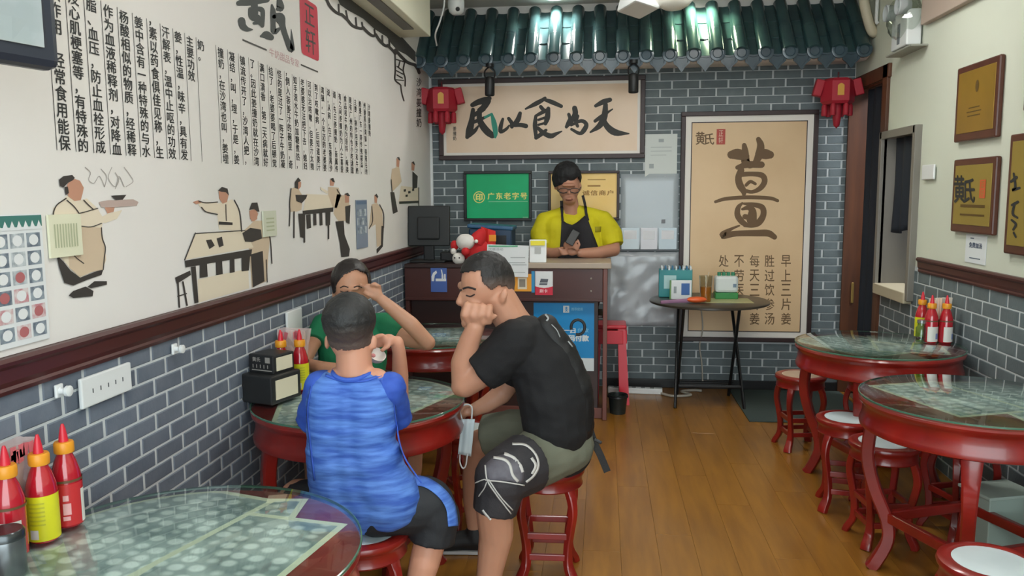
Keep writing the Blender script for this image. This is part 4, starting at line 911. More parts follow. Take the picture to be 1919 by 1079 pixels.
S1 = make_stool('red stool with a tan disc beside the far edge of the farther right table', 1.20, 4.93, .15, SEATTAN)
stool(1.60, 4.86, .4, 'red stool behind the farther right table, half hidden by it')
stool(1.62, 3.72, .3, 'red stool in the shadow behind the nearer right table')
stool(-.62, 3.62, .5, 'red stool behind the family table, seen between the girl and the man')

# ================================================================ TABLE THINGS
CAPY = mat('yellow_cap', (226, 150, 34), .4); SAUCE = mat('red_sauce', (176, 26, 40), .12, coat=.6, spec=.6); NOZ = mat('red_nozzle', (208, 40, 56), .35)
YLAB = mat('yellow_green_label', (208, 204, 30), .35); RLAB = mat('red_label', (190, 40, 44), .35); WLAB = mat('white_label', (214, 212, 206), .4); BAND = mat('brown_band', (96, 70, 42), .4)
def bottle(lb, x, y, kind, rz=0, z=.758):
    t = thing('sauce_bottle', lb, 'bottle', (x, y, z), rz, 'red sauce bottles on the tables')
    G().lathe([(0, 0), (.030, 0), (.0335, .004), (.0335, .118), (.031, .135), (.024, .160), (.0165, .178), (.0155, .184), (0, .184)], 28).obj('bottle_body', SAUCE, t, True)
    c = G().lathe([(0, .180), (.0215, .180), (.0225, .183), (.0225, .203), (.020, .207), (0, .207)], 24).obj('cap', CAPY, t, True)
    G().lathe([(0, .206), (.011, .206), (.0095, .220), (.006, .240), (.003, .250), (0, .250)], 16).obj('nozzle', NOZ, t, True)
    def wrap(z0, z1, a0, a1, m, nm, r=.0344):
        n = max(6, int(abs(a1-a0)*7)); vs = [(r*math.cos(a0+(a1-a0)*i/n), r*math.sin(a0+(a1-a0)*i/n), z) for z in (z0, z1) for i in range(n+1)]
        obj(nm, vs, [(i, i+1, n+2+i, n+1+i) for i in range(n)], m, t, True)
    if kind == 'yellow':
        wrap(.006, .112, -PI, PI, YLAB, 'label'); wrap(.012, .034, -1.9, -1.35, WLAB, 'barcode_patch', .0350)
        for i in range(6): wrap(.044+.010*i, .048+.010*i, -1.9, -.9, mat('olive_label_print', (178, 176, 36), .5), 'label_line', .0350)
    elif kind == 'red':
        wrap(.006, .108, -PI, PI, RLAB, 'label'); wrap(.008, .09, -.25, .30, WLAB, 'label_side', .0350); wrap(.112, .118, -PI, PI, BAND, 'band', .0350)
        for z0, z1, a, w in ((.02, .03, -1.30, .45), (.034, .062, -1.25, .5), (.068, .082, -1.3, .35)): wrap(z0, z1, a-w/2, a+w/2, mat('pink_label_print', (226, 168, 172), .5), 'label_emblem', .0351)
    else:
        wrap(.006, .085, -2.4, -.3, WLAB, 'label'); wrap(.112, .118, -PI, PI, BAND, 'band', .0350)
        wrap(.02, .05, -1.2, -.7, mat('blue_label_print', (120, 140, 190), .5), 'barcode_patch', .0350)
    return t
STICK = mat('bamboo_stick', (236, 208, 184), .6, rand=.08)
def chopsticks(lb, x, y, n, rz, z=.758, film=True, w=.07, d=.035, h=.20):
    t = thing('chopstick_bundle', lb, 'chopsticks', (x, y, z), rz)
    rr = random.Random(n+int(x*100))
    c = G().box((0, 0, .05), (w+.012, d+.012, .10), .004).obj('holder_box', mat('dark_holder', (70, 44, 36), .45), t)
    for i in range(n):
        px, py = (rr.random()-.5)*w*.86, (rr.random()-.5)*d*.8; hh = h*(.90+.14*rr.random())
        G().sweep([(px*.7, py*.7, .03), (px*1.12, py*1.1, hh)], .0042, 6).obj('chopstick', STICK, t, True)
    if not film:
        for i in range(4): G().box((-w*.45+w*.3*i, .0, h*.62), (.028, .007, h*.78), .002, Matrix.Rotation(.06*(i-1.5), 3, 'Y')).obj('paper_packet', mat('cream_packet', (226, 214, 198), .6), t)
    if film:
        bm = bmesh.new(); bmesh.ops.create_cube(bm, size=1); bmesh.ops.subdivide_edges(bm, edges=bm.edges[:], cuts=5, use_grid_fill=True)
        for v in bm.verts:
            k = .9+.25*(v.co.z+.5); j = .003
            v.co = Vector((v.co.x*(w+.012)*k+rr.uniform(-j, j), v.co.y*(d+.012)*k+rr.uniform(-j, j), .10+(v.co.z+.5)*(h*1.08-.10)))
        me = bpy.data.meshes.new('wrapper'); bm.to_mesh(me); bm.free(); put('wrapper', me, mat('pink_film', (244, 222, 220), .3, alpha=.42), t)
        for i in range(7):
            G().box(((rr.random()-.5)*w, -(d/2+.017), h*(.92+.1*rr.random())), (.016, .002, .03), 0, Matrix.Rotation(rr.uniform(-.3, .3), 3, 'Y')).obj('wrapper_print', mat('wrapper_red', (206, 110, 118), .5), t)
    return t
bottle('sauce bottle with red label on the front table, rightmost of its three bottles', -1.290, 1.742, 'red', .25)
bottle('sauce bottle with yellow label on the front table', -1.290, 1.655, 'yellow', .1)
bottle('sauce bottle with white label on the front table, cut by the left edge', -1.305, 1.570, 'white', .1)
jr = thing('condiment_jar', 'dark grey metal jar at the bottom left of the front table', 'jar', (-1.245, 1.482, .758))
G().lathe([(0, 0), (.034, 0), (.036, .003), (.036, .074), (.034, .080), (0, .080)], 32).obj('jar_body', mat('dark_steel', (110, 114, 116), .28, metal=.75), jr, True)
G().lathe([(0, .080), (.037, .080), (.037, .094), (.033, .099), (0, .099)], 32).obj('lid', mat('dark_steel_lid', (80, 84, 86), .25, metal=.8), jr, True)
chopsticks('clear bag of wrapped chopsticks by the wall on the front table', -1.347, 1.635, 16, PI/2, d=.024, w=.085, h=.215)
bottle('sauce bottle with yellow label on the family table', -1.228, 3.105, 'yellow', .2)
bottle('sauce bottle with white label on the family table behind the napkin box', -1.300, 3.085, 'white', .2)
chopsticks('clear bag of wrapped chopsticks behind the sauce bottles of the family table', -1.295, 3.215, 18, -.15, w=.10, h=.215)
nb = thing('napkin_box', 'black two step napkin box with cream labels on the family table', 'box', (-1.293, 2.925, .758), -.32)
G().box((-.0, .02, .055), (.155, .17, .11), .006).obj('lower_box', mat('black_box', (34, 35, 36), .4), nb)
G().box((-.01, .04, .145), (.125, .12, .075), .006).obj('upper_box', mat('black_box', (34, 35, 36), .4), nb)
for z, y, w, h, x in ((.055, .02, .125, .075, .0785), (.146, .04, .09, .052, .0535)):
    G().box((x, y, z), (.003, w, h)).obj('cream_label', mat('cream_label', (214, 206, 180), .5), nb)
k = Ink(lambda u, v: Vector((u, -.0215, v)))
k.text('黄氏', -.05, .155, -.012, .172, bold=.03); k.rect(.012, .152, .036, .174)
for i in range(5): k.rect(-.05+.018*i, .130, -.046+.018*i, .144)
k.rect(-.055, .120, .045, .124); k.obj('box_lettering', mat('grey_box_print', (150, 146, 140), .5), nb)
bottle('sauce bottle with yellow label on the farther right table', 1.735, 4.545, 'yellow', .2)
bottle('sauce bottle with red label on the farther right table, middle of the three', 1.728, 4.400, 'white', 0)
bottle('sauce bottle on the farther right table, closest to the right wall', 1.800, 4.395, 'white', .2)
chopsticks('paper packets of chopsticks standing behind the bottles on the farther right table', 1.800, 4.475, 6, .25, film=False, w=.10, h=.225)
j2 = thing('glass_jar', 'small clear glass jar in front of the yellow labelled bottle on the farther right table', 'jar', (1.682, 4.405, .758))
G().lathe([(0, 0), (.026, 0), (.028, .004), (.028, .075), (.02, .085), (.02, .10), (.018, .10), (.018, .085), (.025, .073), (.025, .006), (0, .006)], 28).obj('jar_glass', glass_mat('jar_glass', (220, 232, 226), 1.6), j2, True)
G().lathe([(0, .10), (.022, .10), (.022, .116), (0, .118)], 24).obj('lid', mat('steel_lid', (170, 172, 170), .25, metal=.8), j2, True)

# ================================================================ COUNTER
cn = thing('cashier_counter', 'dark brown cashier counter with a beige top along the back', 'counter', (-.66, 5.6, 0))
CX0, CX1, CY0, CY1, CZ = -1.362, .035, 5.40, 5.78, 1.075
def cbox(nm, x0, x1, y0, y1, z0, z1, m, b=.004): return bind(G().box(((x0+x1)/2, (y0+y1)/2, (z0+z1)/2), (x1-x0, y1-y0, z1-z0), b).obj(nm, m), cn)
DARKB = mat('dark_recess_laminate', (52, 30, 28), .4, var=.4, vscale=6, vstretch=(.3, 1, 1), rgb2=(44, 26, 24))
cbox('upper_panel', CX0, CX1-.03, CY0, CY0+.02, .835, CZ-.028, BROWNWOOD)
cbox('recessed_panel', CX0+.03, CX1-.06, CY0+.05, CY0+.07, .06, .835, DARKB)
cbox('ledge', CX0, CX1-.03, CY0-.004, CY0+.05, .822, .842, BROWNWOOD)
cbox('corner_post', CX1-.03, CX1, CY0-.004, CY0+.035, .0, CZ-.028, mat('post_brown', (112, 66, 58), .4))
cbox('corner_post', CX0, CX0+.03, CY0+.006, CY0+.05, .0, .822, BROWNWOOD)
cbox('side_panel', CX1-.02, CX1, CY0+.035, CY1, .0, CZ-.028, DARKB)
cbox('toe_board', CX0+.03, CX1-.03, CY0+.04, CY0+.06, .0, .075, mat('post_brown', (112, 66, 58), .4))
cbox('countertop', CX0, -.52, CY0-.006, CY1+.02, CZ-.028, CZ, DARKB, .005)
cbox('countertop', -.52, CX1+.025, CY0-.012, CY1+.02, CZ-.028, CZ+.012, mat('beige_top', (168, 152, 136), .35), .005)
cbox('inner_shelf', CX0+.03, CX1-.03, CY0+.07, CY1, .70, .72, BROWNWOOD)
for x, z in ((-.075, .98), (-.075, .895)): bind(G().lathe([(0, 0), (.007, 0), (.006, .006), (0, .008)], 12, (x, CY0, z), Matrix.Rotation(PI/2, 3, 'X')).obj('screw_cap', mat('screw_grey', (150, 140, 132), .35), cn), cn)
# what is stuck on its front
def sticker(nm, lb, cat, px0, py0, px1, py1, m, Y=CY0-.0035, t=.003):
    a, b = on_y(px0, py0, Y), on_y(px1, py1, Y); c = (a+b)/2
    r = thing(nm, lb, cat, (c.x, Y, c.z)); w, h = abs(b.x-a.x), abs(a.z-b.z)
    G().box((0, 0, 0), (w, t, h), .0005).obj('sheet', m, r)
    return r, w, h, (lambda u, v, o=t/2+.0006: Vector((u*w/2, -o, v*h/2)))
r, w, h, f = sticker('blue_notice', 'small blue notice with white shapes on the counter front below the monitor', 'notice', 807, 502, 838, 547, mat('blue_notice', (72, 100, 168), .4))
k = Ink(f); k.poly([(-.9, .3), (-.7, .6), (-.3, .8), (-.2, .6), (-.5, .4), (-.6, -.1), (-.9, -.1)]); k.poly([(.25, .9), (.4, .85), (.6, .2), (.45, .2)]); k.rect(-.4, -.1, .9, .12); k.rect(.35, .12, .55, .45); k.rect(.65, .12, .85, .5); k.obj('notice_print', PAPER, r)
r, w, h, f = sticker('payment_card', 'orange payment card with a pale square on the counter front', 'card', 958, 513, 996, 546, mat('orange_card', (232, 158, 40), .4))
k = Ink(f); k.rect(-.35, -.75, .55, .6); k.obj('pale_square', mat('pale_square', (226, 214, 190), .5), r)
k = Ink(lambda u, v: f(u, v, .0026)); k.rect(-.2, -.5, .4, .4); k.obj('grey_square', mat('grey_square', (140, 132, 120), .5), r)
sticker('blue_strip', 'narrow blue strip between the orange card and the red and white sticker', 'strip', 996, 508, 1002, 548, mat('blue_strip', (50, 140, 190), .4))
r, w, h, f = sticker('red_sticker', 'red and white sticker with a grey card machine on the counter front', 'sticker', 1003, 508, 1036, 553, mat('sticker_red', (206, 40, 66), .4))
k = Ink(f); k.poly([(-1, -.25), (-.5, -.36), (0, -.4), (.5, -.36), (1, -.25), (1, 1), (-1, 1)]); k.obj('white_field', PAPER, r)
k = Ink(lambda u, v: f(u, v, .0026)); k.poly([(-.5, .05), (.4, .05), (.5, .35), (-.35, .38)]); k.poly([(-.55, -.15), (.35, -.15), (.4, .0), (-.5, .0)]); k.obj('machine_picture', mat('machine_grey', (84, 90, 100), .5), r)
k = Ink(lambda u, v: f(u, v, .0026)); k.text('刷卡', -.5, -.8, .4, -.5, bold=.03); k.obj('sticker_lettering', mat('pale_pink', (236, 190, 196), .5), r)
r, w, h, f = sticker('payment_poster', 'tall blue payment poster with white writing on the lower counter front', 'poster', 1000, 567, 1113, 695, mat('poster_sky_blue', (0, 130, 198), .35, var=.4, vscale=5, rgb2=(14, 140, 206)), CY0+.0455)
k = Ink(f); k.rect(-1, -1, 1, -.62); k.obj('white_band', mat('poster_white', (214, 224, 228), .5), r)
k = Ink(f); k.rect(-.02, .72, .18, .92); k.obj('white_badge', mat('poster_white', (214, 224, 228), .5), r)
k = Ink(f); k.text('码付款', .16, -.12, .82, .06, bold=.06); k.text('扫一扫', -.2, .12, .38, .27, bold=.05); k.obj('poster_lettering', mat('poster_white', (214, 224, 228), .5), r)
k = Ink(lambda u, v: f(u, v, .0028)); k.text('支', .04, .75, .13, .89, bold=.05); k.obj('badge_lettering', mat('poster_sky_blue', (0, 130, 198)), r)
k = Ink(f); k.text('推荐使用', .25, .78, .62, .87, bold=.02); k.text('付款', .46, .14, .82, .27, bold=.02); k.obj('poster_small_lettering', mat('poster_pale_blue', (120, 190, 226), .5), r)
# on top of it
mo = thing('monitor', 'black computer monitor seen from behind on the left end of the counter', 'monitor', (-1.222, 5.58, CZ), .0)
G().box((0, 0, .008), (.25, .18, .016), .005).obj('stand_base', BLACK, mo); G().box((-.005, .01, .10), (.075, .035, .18), .008).obj('stand_neck', BLACK, mo)
G().box((0, .0, .255), (.30, .028, .285), .008, Matrix.Rotation(-.08, 3, 'X')).obj('screen_back', mat('monitor_black', (30, 33, 34), .5), mo); G().box((0, -.022, .24), (.16, .03, .16), .01, Matrix.Rotation(-.08, 3, 'X')).obj('back_cover', mat('monitor_black2', (26, 28, 30), .55), mo)
pr = thing('receipt_printer', 'low black receipt printer with a glint beside the monitor stand', 'printer', (-1.00, 5.66, CZ))
G().box((-.03, 0, .035), (.24, .14, .07), .012).obj('printer_body', BLACK, pr); G().sweep([(-.10, -.06, .075), (-.07, -.065, .10), (-.045, -.068, .075)], .006, 6).obj('cable_loop', mat('silver_cable', (150, 152, 154), .3, metal=.5), pr, True)
tb = thing('blue_box', 'blue plastic box behind the counter under the green board', 'box', (-.82, 5.95, 1.10))
G().box((0, 0, .10), (.32, .26, .20), .012).obj('box_body', mat('dark_blue_plastic', (36, 62, 90), .4), tb); G().box((0, 0, .21), (.34, .28, .03), .01, Matrix.Rotation(.06, 3, 'Y')).obj('lid', mat('steel_blue_plastic', (52, 96, 132), .4), tb)
G().box((0, -.131, .09), (.24, .004, .12)).obj('front_panel', BLACK, tb)
pe = thing('pedestal', 'dark low cabinet behind the counter carrying the blue box', 'cabinet', (-.82, 5.98, 0)); G().box((0, 0, .55), (.40, .36, 1.09), .006).obj('body', DARKB, pe); G().box((0, -.182, .7), (.34, .006, .3), .003).obj('door', BROWNWOOD, pe)
# red and white ornament with a little flag
WOOL = mat('white_plush', (222, 218, 212), .8, bump=.3, bscale=120); REDPLUSH = mat('red_plush', (196, 34, 38), .8, bump=.3, bscale=90)
orn = thing('plush_ornament', 'red and white plush ornament with round white heads on the counter', 'ornament', (-.935, 5.47, CZ+.0))
G().ball((.06, .04, .085), (.105, .06, .085), 20).obj('red_body', REDPLUSH, orn, True)
G().ball((-.005, -.02, .150), (.066, .055, .056), 20).obj('large_white_ball', WOOL, orn, True)
G().lathe([(0, -.02), (.055, -.02), (.05, .02), (.025, .07), (0, .09)], 20, (.075, .02, .165), Matrix.Rotation(.5, 3, 'Y')).obj('red_hat', REDPLUSH, orn, True)
hd = G().ball((-.055, -.02, .035), (.045, .04, .042), 18).obj('small_white_head', WOOL, orn, True)
for s in (-1, 1): G().ball((-.055+s*.016-.004, -.058, .042), .0055, 10).obj('eye', BLACK, hd, True)
G().ball((-.09, -.02, .085), .022, 14).obj('pompom', WOOL, orn, True); G().ball((.075, -.05, .155), .014, 12).obj('pompom', WOOL, orn, True); G().ball((.0, -.05, .085), .03, 12).obj('red_knot', REDPLUSH, orn, True); G().ball((-.085, .0, .125), (.03, .03, .035), 12).obj('red_knot', REDPLUSH, orn, True)
fg = thing('small_flag', 'little red flag on a white stick behind the plush ornament', 'flag', (-.80, 5.56, CZ+.02))
G().sweep([(0, 0, -.02), (-.05, 0, .20)], .005, 8).obj('stick', WHITE, fg, True)
k = 6; vs = []
for i in range(k+1):
    for zz in (0, -.075): vs.append((-.047+.10*i/k, .008*math.sin(i*1.3), .20+zz-.03*i/k+(.03 if zz == 0 else .0)))
o = obj('flag_cloth', vs, [(2*i, 2*i+2, 2*i+3, 2*i+1) for i in range(k)], mat('flag_red', (214, 40, 34), .6), fg); o.modifiers.new('thick', 'SOLIDIFY').thickness = .002
G().box((.035, -.008, .15), (.05, .003, .045), .001).obj('yellow_patch', mat('flag_yellow', (230, 150, 30), .5), fg)
ws = thing('paper_sign', 'white paper sign with faint writing leaning over the counter edge', 'sign', (-.640, 5.382, 1.10))
G().box((0, 0, 0), (.285, .006, .215), .002, Matrix.Rotation(.03, 3, 'Y')).obj('sheet', PAPER, ws)
k = Ink(lambda u, v: Vector((u, -.0042, v))); k.text('优惠活动', -.13, .07, -.03, .088, bold=.02); k.rect(.02, .02, .12, .026); k.rect(0, -.015, .12, -.009); k.rect(.03, -.03, .13, -.024); k.rect(.02, -.08, .12, -.076); k.obj('faint_lettering', mat('faint_print', (172, 178, 180), .6), ws)
G().box((-.03, -.0042, .1), (.2, .002, .010)).obj('green_edge', mat('sign_green', (90, 170, 130), .5), ws)
G().box((.06, .03, .0), (.10, .05, .19), .004).obj('stand', mat('stand_pink', (214, 120, 130), .5), ws)
qs = thing('code_stand', 'small white stand with a yellow top on the counter corner', 'stand', (-.437, 5.42, CZ+.012))
G().box((0, 0, .078), (.118, .014, .155), .006, Matrix.Rotation(-.1, 3, 'X')).obj('plate', WHITE, qs); G().box((0, .02, .006), (.11, .07, .012), .003).obj('foot', WHITE, qs)
G().box((0, -.0128, .132), (.098, .003, .032), .001, Matrix.Rotation(-.1, 3, 'X')).obj('yellow_band', mat('band_yellow', (228, 214, 20), .4), qs); G().box((0, -.0085, .082), (.044, .003, .044), 0, Matrix.Rotation(-.1, 3, 'X')).obj('grey_square', mat('code_grey', (176, 178, 176), .5), qs)

# ================================================================ FOLDING TABLE AND WHAT STANDS ON IT
ft = thing('folding_table', 'black folding table with a dark round top in front of the calligraphy poster', 'table', (.775, 5.93, 0))
G().lathe([(0, .752), (.42, .752), (.428, .756), (.428, .768), (.42, .774), (0, .774)], 64).obj('round_top', mat('dark_table_top', (70, 62, 50), .3, var=.5, vscale=5, rgb2=(56, 52, 46)), ft, True)
G().box((.06, -.05, .7755), (.46, .26, .002)).obj('green_sheet', mat('pale_green_sheet', (166, 172, 120), .5, var=.6, vscale=6, rgb2=(186, 178, 130)), ft)
for y0, y1, zt in ((-.17, .24, .75), (.24, -.17, .75)):
    for s in (-1, 1):
        G().sweep([(s*.195+(.05*s if y0 < 0 else 0), y0*1.0, .0), (s*.195, y1, zt)], .0165, 8, .7).obj('leg', BLACKM, ft, True)
for y, z in ((-.17, .16), (.24, .11)):
    G().sweep([(-.22, y*.82, z), (.22, y*.82, z)], .010, 8).obj('stretcher', BLACKM, ft, True)
G().box((0, 0, .742), (.52, .04, .02), .004).obj('top_brace', BLACKM, ft)
def at_top(px, py): p = on_z(px, py, .776); return p
gp = thing('gift_box', 'teal gift carton with a blue and white striped top on the folding table', 'carton', (.545, 6.08, .7755), -.05)
G().box((0, 0, .105), (.245, .09, .21), .004).obj('carton_body', mat('teal_carton', (30, 128, 134), .4, var=.4, vscale=4, rgb2=(48, 146, 146)), gp)
for i in range(9): G().box((-.10+.026*i, -.002, .218), (.013 , .096, .028), .002).obj('stripe', mat('stripe_blue', (40, 110, 150), .4) if i % 2 else mat('stripe_white', (212, 222, 226), .4), gp)
G().box((-.04, -.0465, .115), (.09, .003, .10)).obj('pale_panel', mat('pale_panel', (170, 206, 206), .4), gp)
gb2 = thing('green_carton', 'white and green carton with rounded shoulders on the folding table', 'carton', (.905, 6.0, .7755), .02)
G().box((0, 0, .0235), (.165, .10, .047), .006).obj('green_base', mat('carton_green', (46, 128, 62), .4), gb2); G().box((0, 0, .108), (.165, .10, .122), .02).obj('white_body', mat('carton_white', (206, 212, 210), .4), gb2)
for i in range(4): G().lathe([(0, 0), (.014, 0), (.014, .026), (0, .028)], 14, (-.05+.033*i, 0, .168)).obj('green_cap', mat('cap_green', (54, 132, 96), .4), gb2, True)
G().box((.055, -.0505, .10), (.024, .003, .026)).obj('grey_square', mat('carton_grey', (110, 130, 150), .5), gb2)
wc = thing('white_card', 'white card with a blue square and a green edge beside the drink', 'card', (.575, 5.93, .7755), .05)
G().box((0, 0, .07), (.15, .012, .14), .003).obj('card_board', PAPER, wc); G().box((.03, -.007, .075), (.06, .003, .085)).obj('blue_square', mat('card_blue', (52, 96, 160), .4), wc); G().box((-.045, -.007, .07), (.02, .003, .05)).obj('grey_square', mat('card_grey', (150, 158, 160), .5), wc); G().box((-.078, 0, .07), (.012, .014, .14), .002).obj('green_edge', mat('card_green', (110, 150, 90), .4), wc); G().box((0, .02, .004), (.12, .05, .008), .002).obj('foot', PAPER, wc)
cp = thing('drink_cup', 'clear plastic cup half full of amber tea on the folding table', 'cup', (.735, 5.80, .7755))
G().lathe([(0, 0), (.037, 0), (.047, .185), (.049, .185), (.049, .188), (.0455, .188), (.0355, .003), (0, .003)], 32).obj('cup_wall', glass_mat('cup_plastic', (236, 236, 230), 1.3), cp, True)
G().lathe([(0, .004), (.0350, .004), (.0408, .108), (0, .108)], 32).obj('tea', mat('amber_tea', (208, 132, 54), .15), cp, True)
G().sweep([(-.01, 0, .02), (.02, .0, .215)], .004, 8).obj('straw', mat('straw_clear', (222, 200, 170), .4), cp, True)
og = thing('orange_ladle', 'orange and purple plastic spoon lying at the front edge of the folding table', 'spoon', (.575, 5.70, .7762), .12)
G().sweep([(-.17, -.02, .012), (-.06, 0, .016), (.04, .01, .020)], [.012, .014, .016], 8, .5).obj('handle', mat('purple_plastic', (150, 110, 140), .4), og, True)
G().ball((.09, .015, .024), (.075, .04, .022), 16).obj('bowl', mat('orange_plastic', (226, 96, 44), .4), og, True)

# ================================================================ ON THE FLOOR AT THE BACK
ps_ = thing('power_strip', 'white power strip lying on the floor by the back wall', 'power strip', (.24, 6.19, .0), -.06)
G().box((.02, 0, .022), (.42, .062, .044), .006).obj('strip_body', WHITE, ps_)
for i in range(5): G().box((-.13+.07*i, 0, .0445), (.03, .03, .003)).obj('outlet', mat('outlet_grey', (120, 122, 124), .5), ps_)
G().box((-.07, 0, .072), (.032, .04, .052), .005).obj('plug', WHITE, ps_)
tag(G().sweep(catmull([(.44, 6.18, .012), (.50, 6.10, .012), (.56, 6.07, .012), (.68, 6.12, .012), (.62, 6.22, .012), (.72, 6.27, .012), (.78, 6.26, .012)], 6), .010, 8).obj('floor_cable', mat('grey_cable', (176, 170, 158), .5), None, True), 'pale cable looping on the floor from the power strip', 'cable')
tag(G().sweep(catmull([(.80, 6.375, .05), (.79, 6.37, .20), (.77, 6.37, .35), (.79, 6.372, .50), (.76, 6.37, .74)], 6), .006, 8).obj('wall_cable', mat('grey_cable', (176, 170, 158), .5), None, True), 'thin pale cable running down the brick behind the folding table', 'cable')
rs = thing('plastic_stool', 'red plastic stool standing at the counter\'s right end', 'stool', (.055, 5.965, 0), .0)
G().box((0, 0, .575), (.25, .25, .03), .012).obj('seat', REDPL, rs)
for a in (-1, 1):
    for b in (-1, 1):
        v0 = [(a*.115, b*.115), (a*.115, b*.06), (a*.10, b*.06), (a*.10, b*.10), (a*.06, b*.10), (a*.06, b*.115)]; vs = []
        for z, k in ((.565, 1.0), (.0, 1.30)): vs += [(x*k, y*k, z) for x, y in v0]
        G().add(vs, [(i, (i+1) % 6, 6+(i+1) % 6, 6+i) for i in range(6)]+[tuple(range(6)), tuple(range(11, 5, -1))]).obj('leg', REDPL, rs)
for a in (-1, 1):
    G().box((a*.122, 0, .50), (.014, .2, .10), .004).obj('apron', REDPL, rs); G().box((0, a*.122, .50), (.2, .014, .10), .004).obj('apron', REDPL, rs)
bi = thing('black_bin', 'small dark waste bin on the floor at the counter\'s right corner', 'bin', (.115, 5.60, 0))
G().lathe([(0, 0), (.055, 0), (.068, .13), (.071, .135), (.067, .137), (.053, .01), (0, .01)], 24).obj('bucket', mat('dark_bin', (34, 40, 38), .4), bi, True)
G().lathe([(.060, .128), (.073, .13), (.074, .118), (.0685, .115)], 24).obj('bin_liner', mat('black_bag', (30, 30, 32), .35), bi, True)
gt = thing('grey_mat', 'dark green grey mat on the floor along the right end of the back wall', 'mat', (1.42, 5.9, 0))
G().box((0, .0, .004), (.84, .9, .008), .002).obj('mat_sheet', mat('grey_green_mat', (56, 68, 64), .8, bump=.3, bscale=100), gt)
tr = thing('papers_carton', 'pale carton in the shadow under the nearer right table', 'carton', (1.66, 3.45, 0), .3)
G().box((0, 0, .15), (.22, .16, .30), .004).obj('carton_body', mat('pale_carton', (150, 166, 156), .6), tr); G().box((0, 0, .302), (.24, .18, .014), .003).obj('lid', mat('pale_carton_lid', (160, 174, 164), .6), tr)

# ================================================================ PEOPLE
from mathutils import noise
from mathutils.bvhtree import BVHTree
def J(px, py, Y): return on_y(px, py, Y)
def rad(rpx, p): return rpx*((Vector(p)-Vector((0, 0, EYE))).dot(W_))/FOC
class Flesh:
    """limbs and lumps given at measured joints, fused into one continuous skin by a voxel remesh"""
    def __init__(s): s.g = G()
    def limb(s, *js, flat=False):
        """js: (px, py, Y, r_px) joints; tapered round limb through them"""
        pts = [(J(*j[:3]), rad(j[3], J(*j[:3]))) for j in js]
        for (p, r), (q, t) in zip(pts, pts[1:]):
            d = (q-p); 
            if d.length < 1e-5: continue
            n = 16; M = d.to_track_quat('Z', 'Y').to_matrix(); L = d.length
            s.g.lathe([(0, 0), (r, 0), (t, L), (0, L)], n, p, M)
        for i, (p, r) in enumerate(pts):
            if flat and i in (0, len(pts)-1) and not (flat == 'end' and i == 0): continue
            s.g.ball(p, r, 16)
        return s
    def seg(s, p, r, q, t):
        d = q-p; s.g.lathe([(0, 0), (r, 0), (t, d.length), (0, d.length)], 12, p, d.to_track_quat('Z', 'Y').to_matrix()); s.g.ball(p, r, 12); s.g.ball(q, t, 12); return s
    def ell(s, px, py, Y, rx, ry, rz, M=None):
        """ellipsoid; radii in pixels at that depth along x, y, z of M"""
        c = J(px, py, Y); k = rad(1, c); s.g.ball(c, (rx*k, ry*k, rz*k), 20, M); return s
    def build(s, name, m, parent=None, vox=.006, smooth=6, wrinkle=0, wscale=(18, 18, 26), keep=None, origin=None, calm=None):
        me = new_mesh('tmp', s.g.v, s.g.f); o = bpy.data.objects.new('tmp', me); COL.objects.link(o)
        r = o.modifiers.new('r', 'REMESH'); r.mode = 'VOXEL'; r.voxel_size = vox
        k = o.modifiers.new('s', 'SMOOTH'); k.factor = .5; k.iterations = smooth
        dg = bpy.context.evaluated_depsgraph_get(); me2 = bpy.data.meshes.new_from_object(o.evaluated_get(dg))
        bpy.data.objects.remove(o); bpy.data.meshes.remove(me)
        if wrinkle:
            nr = [v.normal.copy() for v in me2.vertices]
            for v, n in zip(me2.vertices, nr):
                q = Vector((v.co.x*wscale[0], v.co.y*wscale[1], v.co.z*wscale[2]))
                v.co += n*wrinkle*(noise.noise(q)+.5*noise.noise(q*2.1))*(1 if calm is None else max(0, min(1, (calm-v.co.z)/.06)))
        if keep:
            bm = bmesh.new(); bm.from_mesh(me2)
            bmesh.ops.delete(bm, geom=[v for v in bm.verts if not keep(v.co)], context='VERTS'); bm.to_mesh(me2); bm.free()
        me2.name = name; me2.shade_smooth(); me2.materials.clear()
        org = Vector(origin) if origin is not None else (parent.location.copy() if parent else Vector())
        me2.transform(Matrix.Translation(-org)); me2.update()
        o = put(name, me2, m, None)
        if parent: o.parent = parent
        else: o.location = org
        return o
def tree_of(*objs):
    vs = []; fs = []
    for o in objs:
        base = o.location if not o.parent else o.parent.location
        n = len(vs); vs += [v.co+base for v in o.data.vertices]; fs += [tuple(i+n for i in p.vertices) for p in o.data.polygons]
    return BVHTree.FromPolygons(vs, fs)
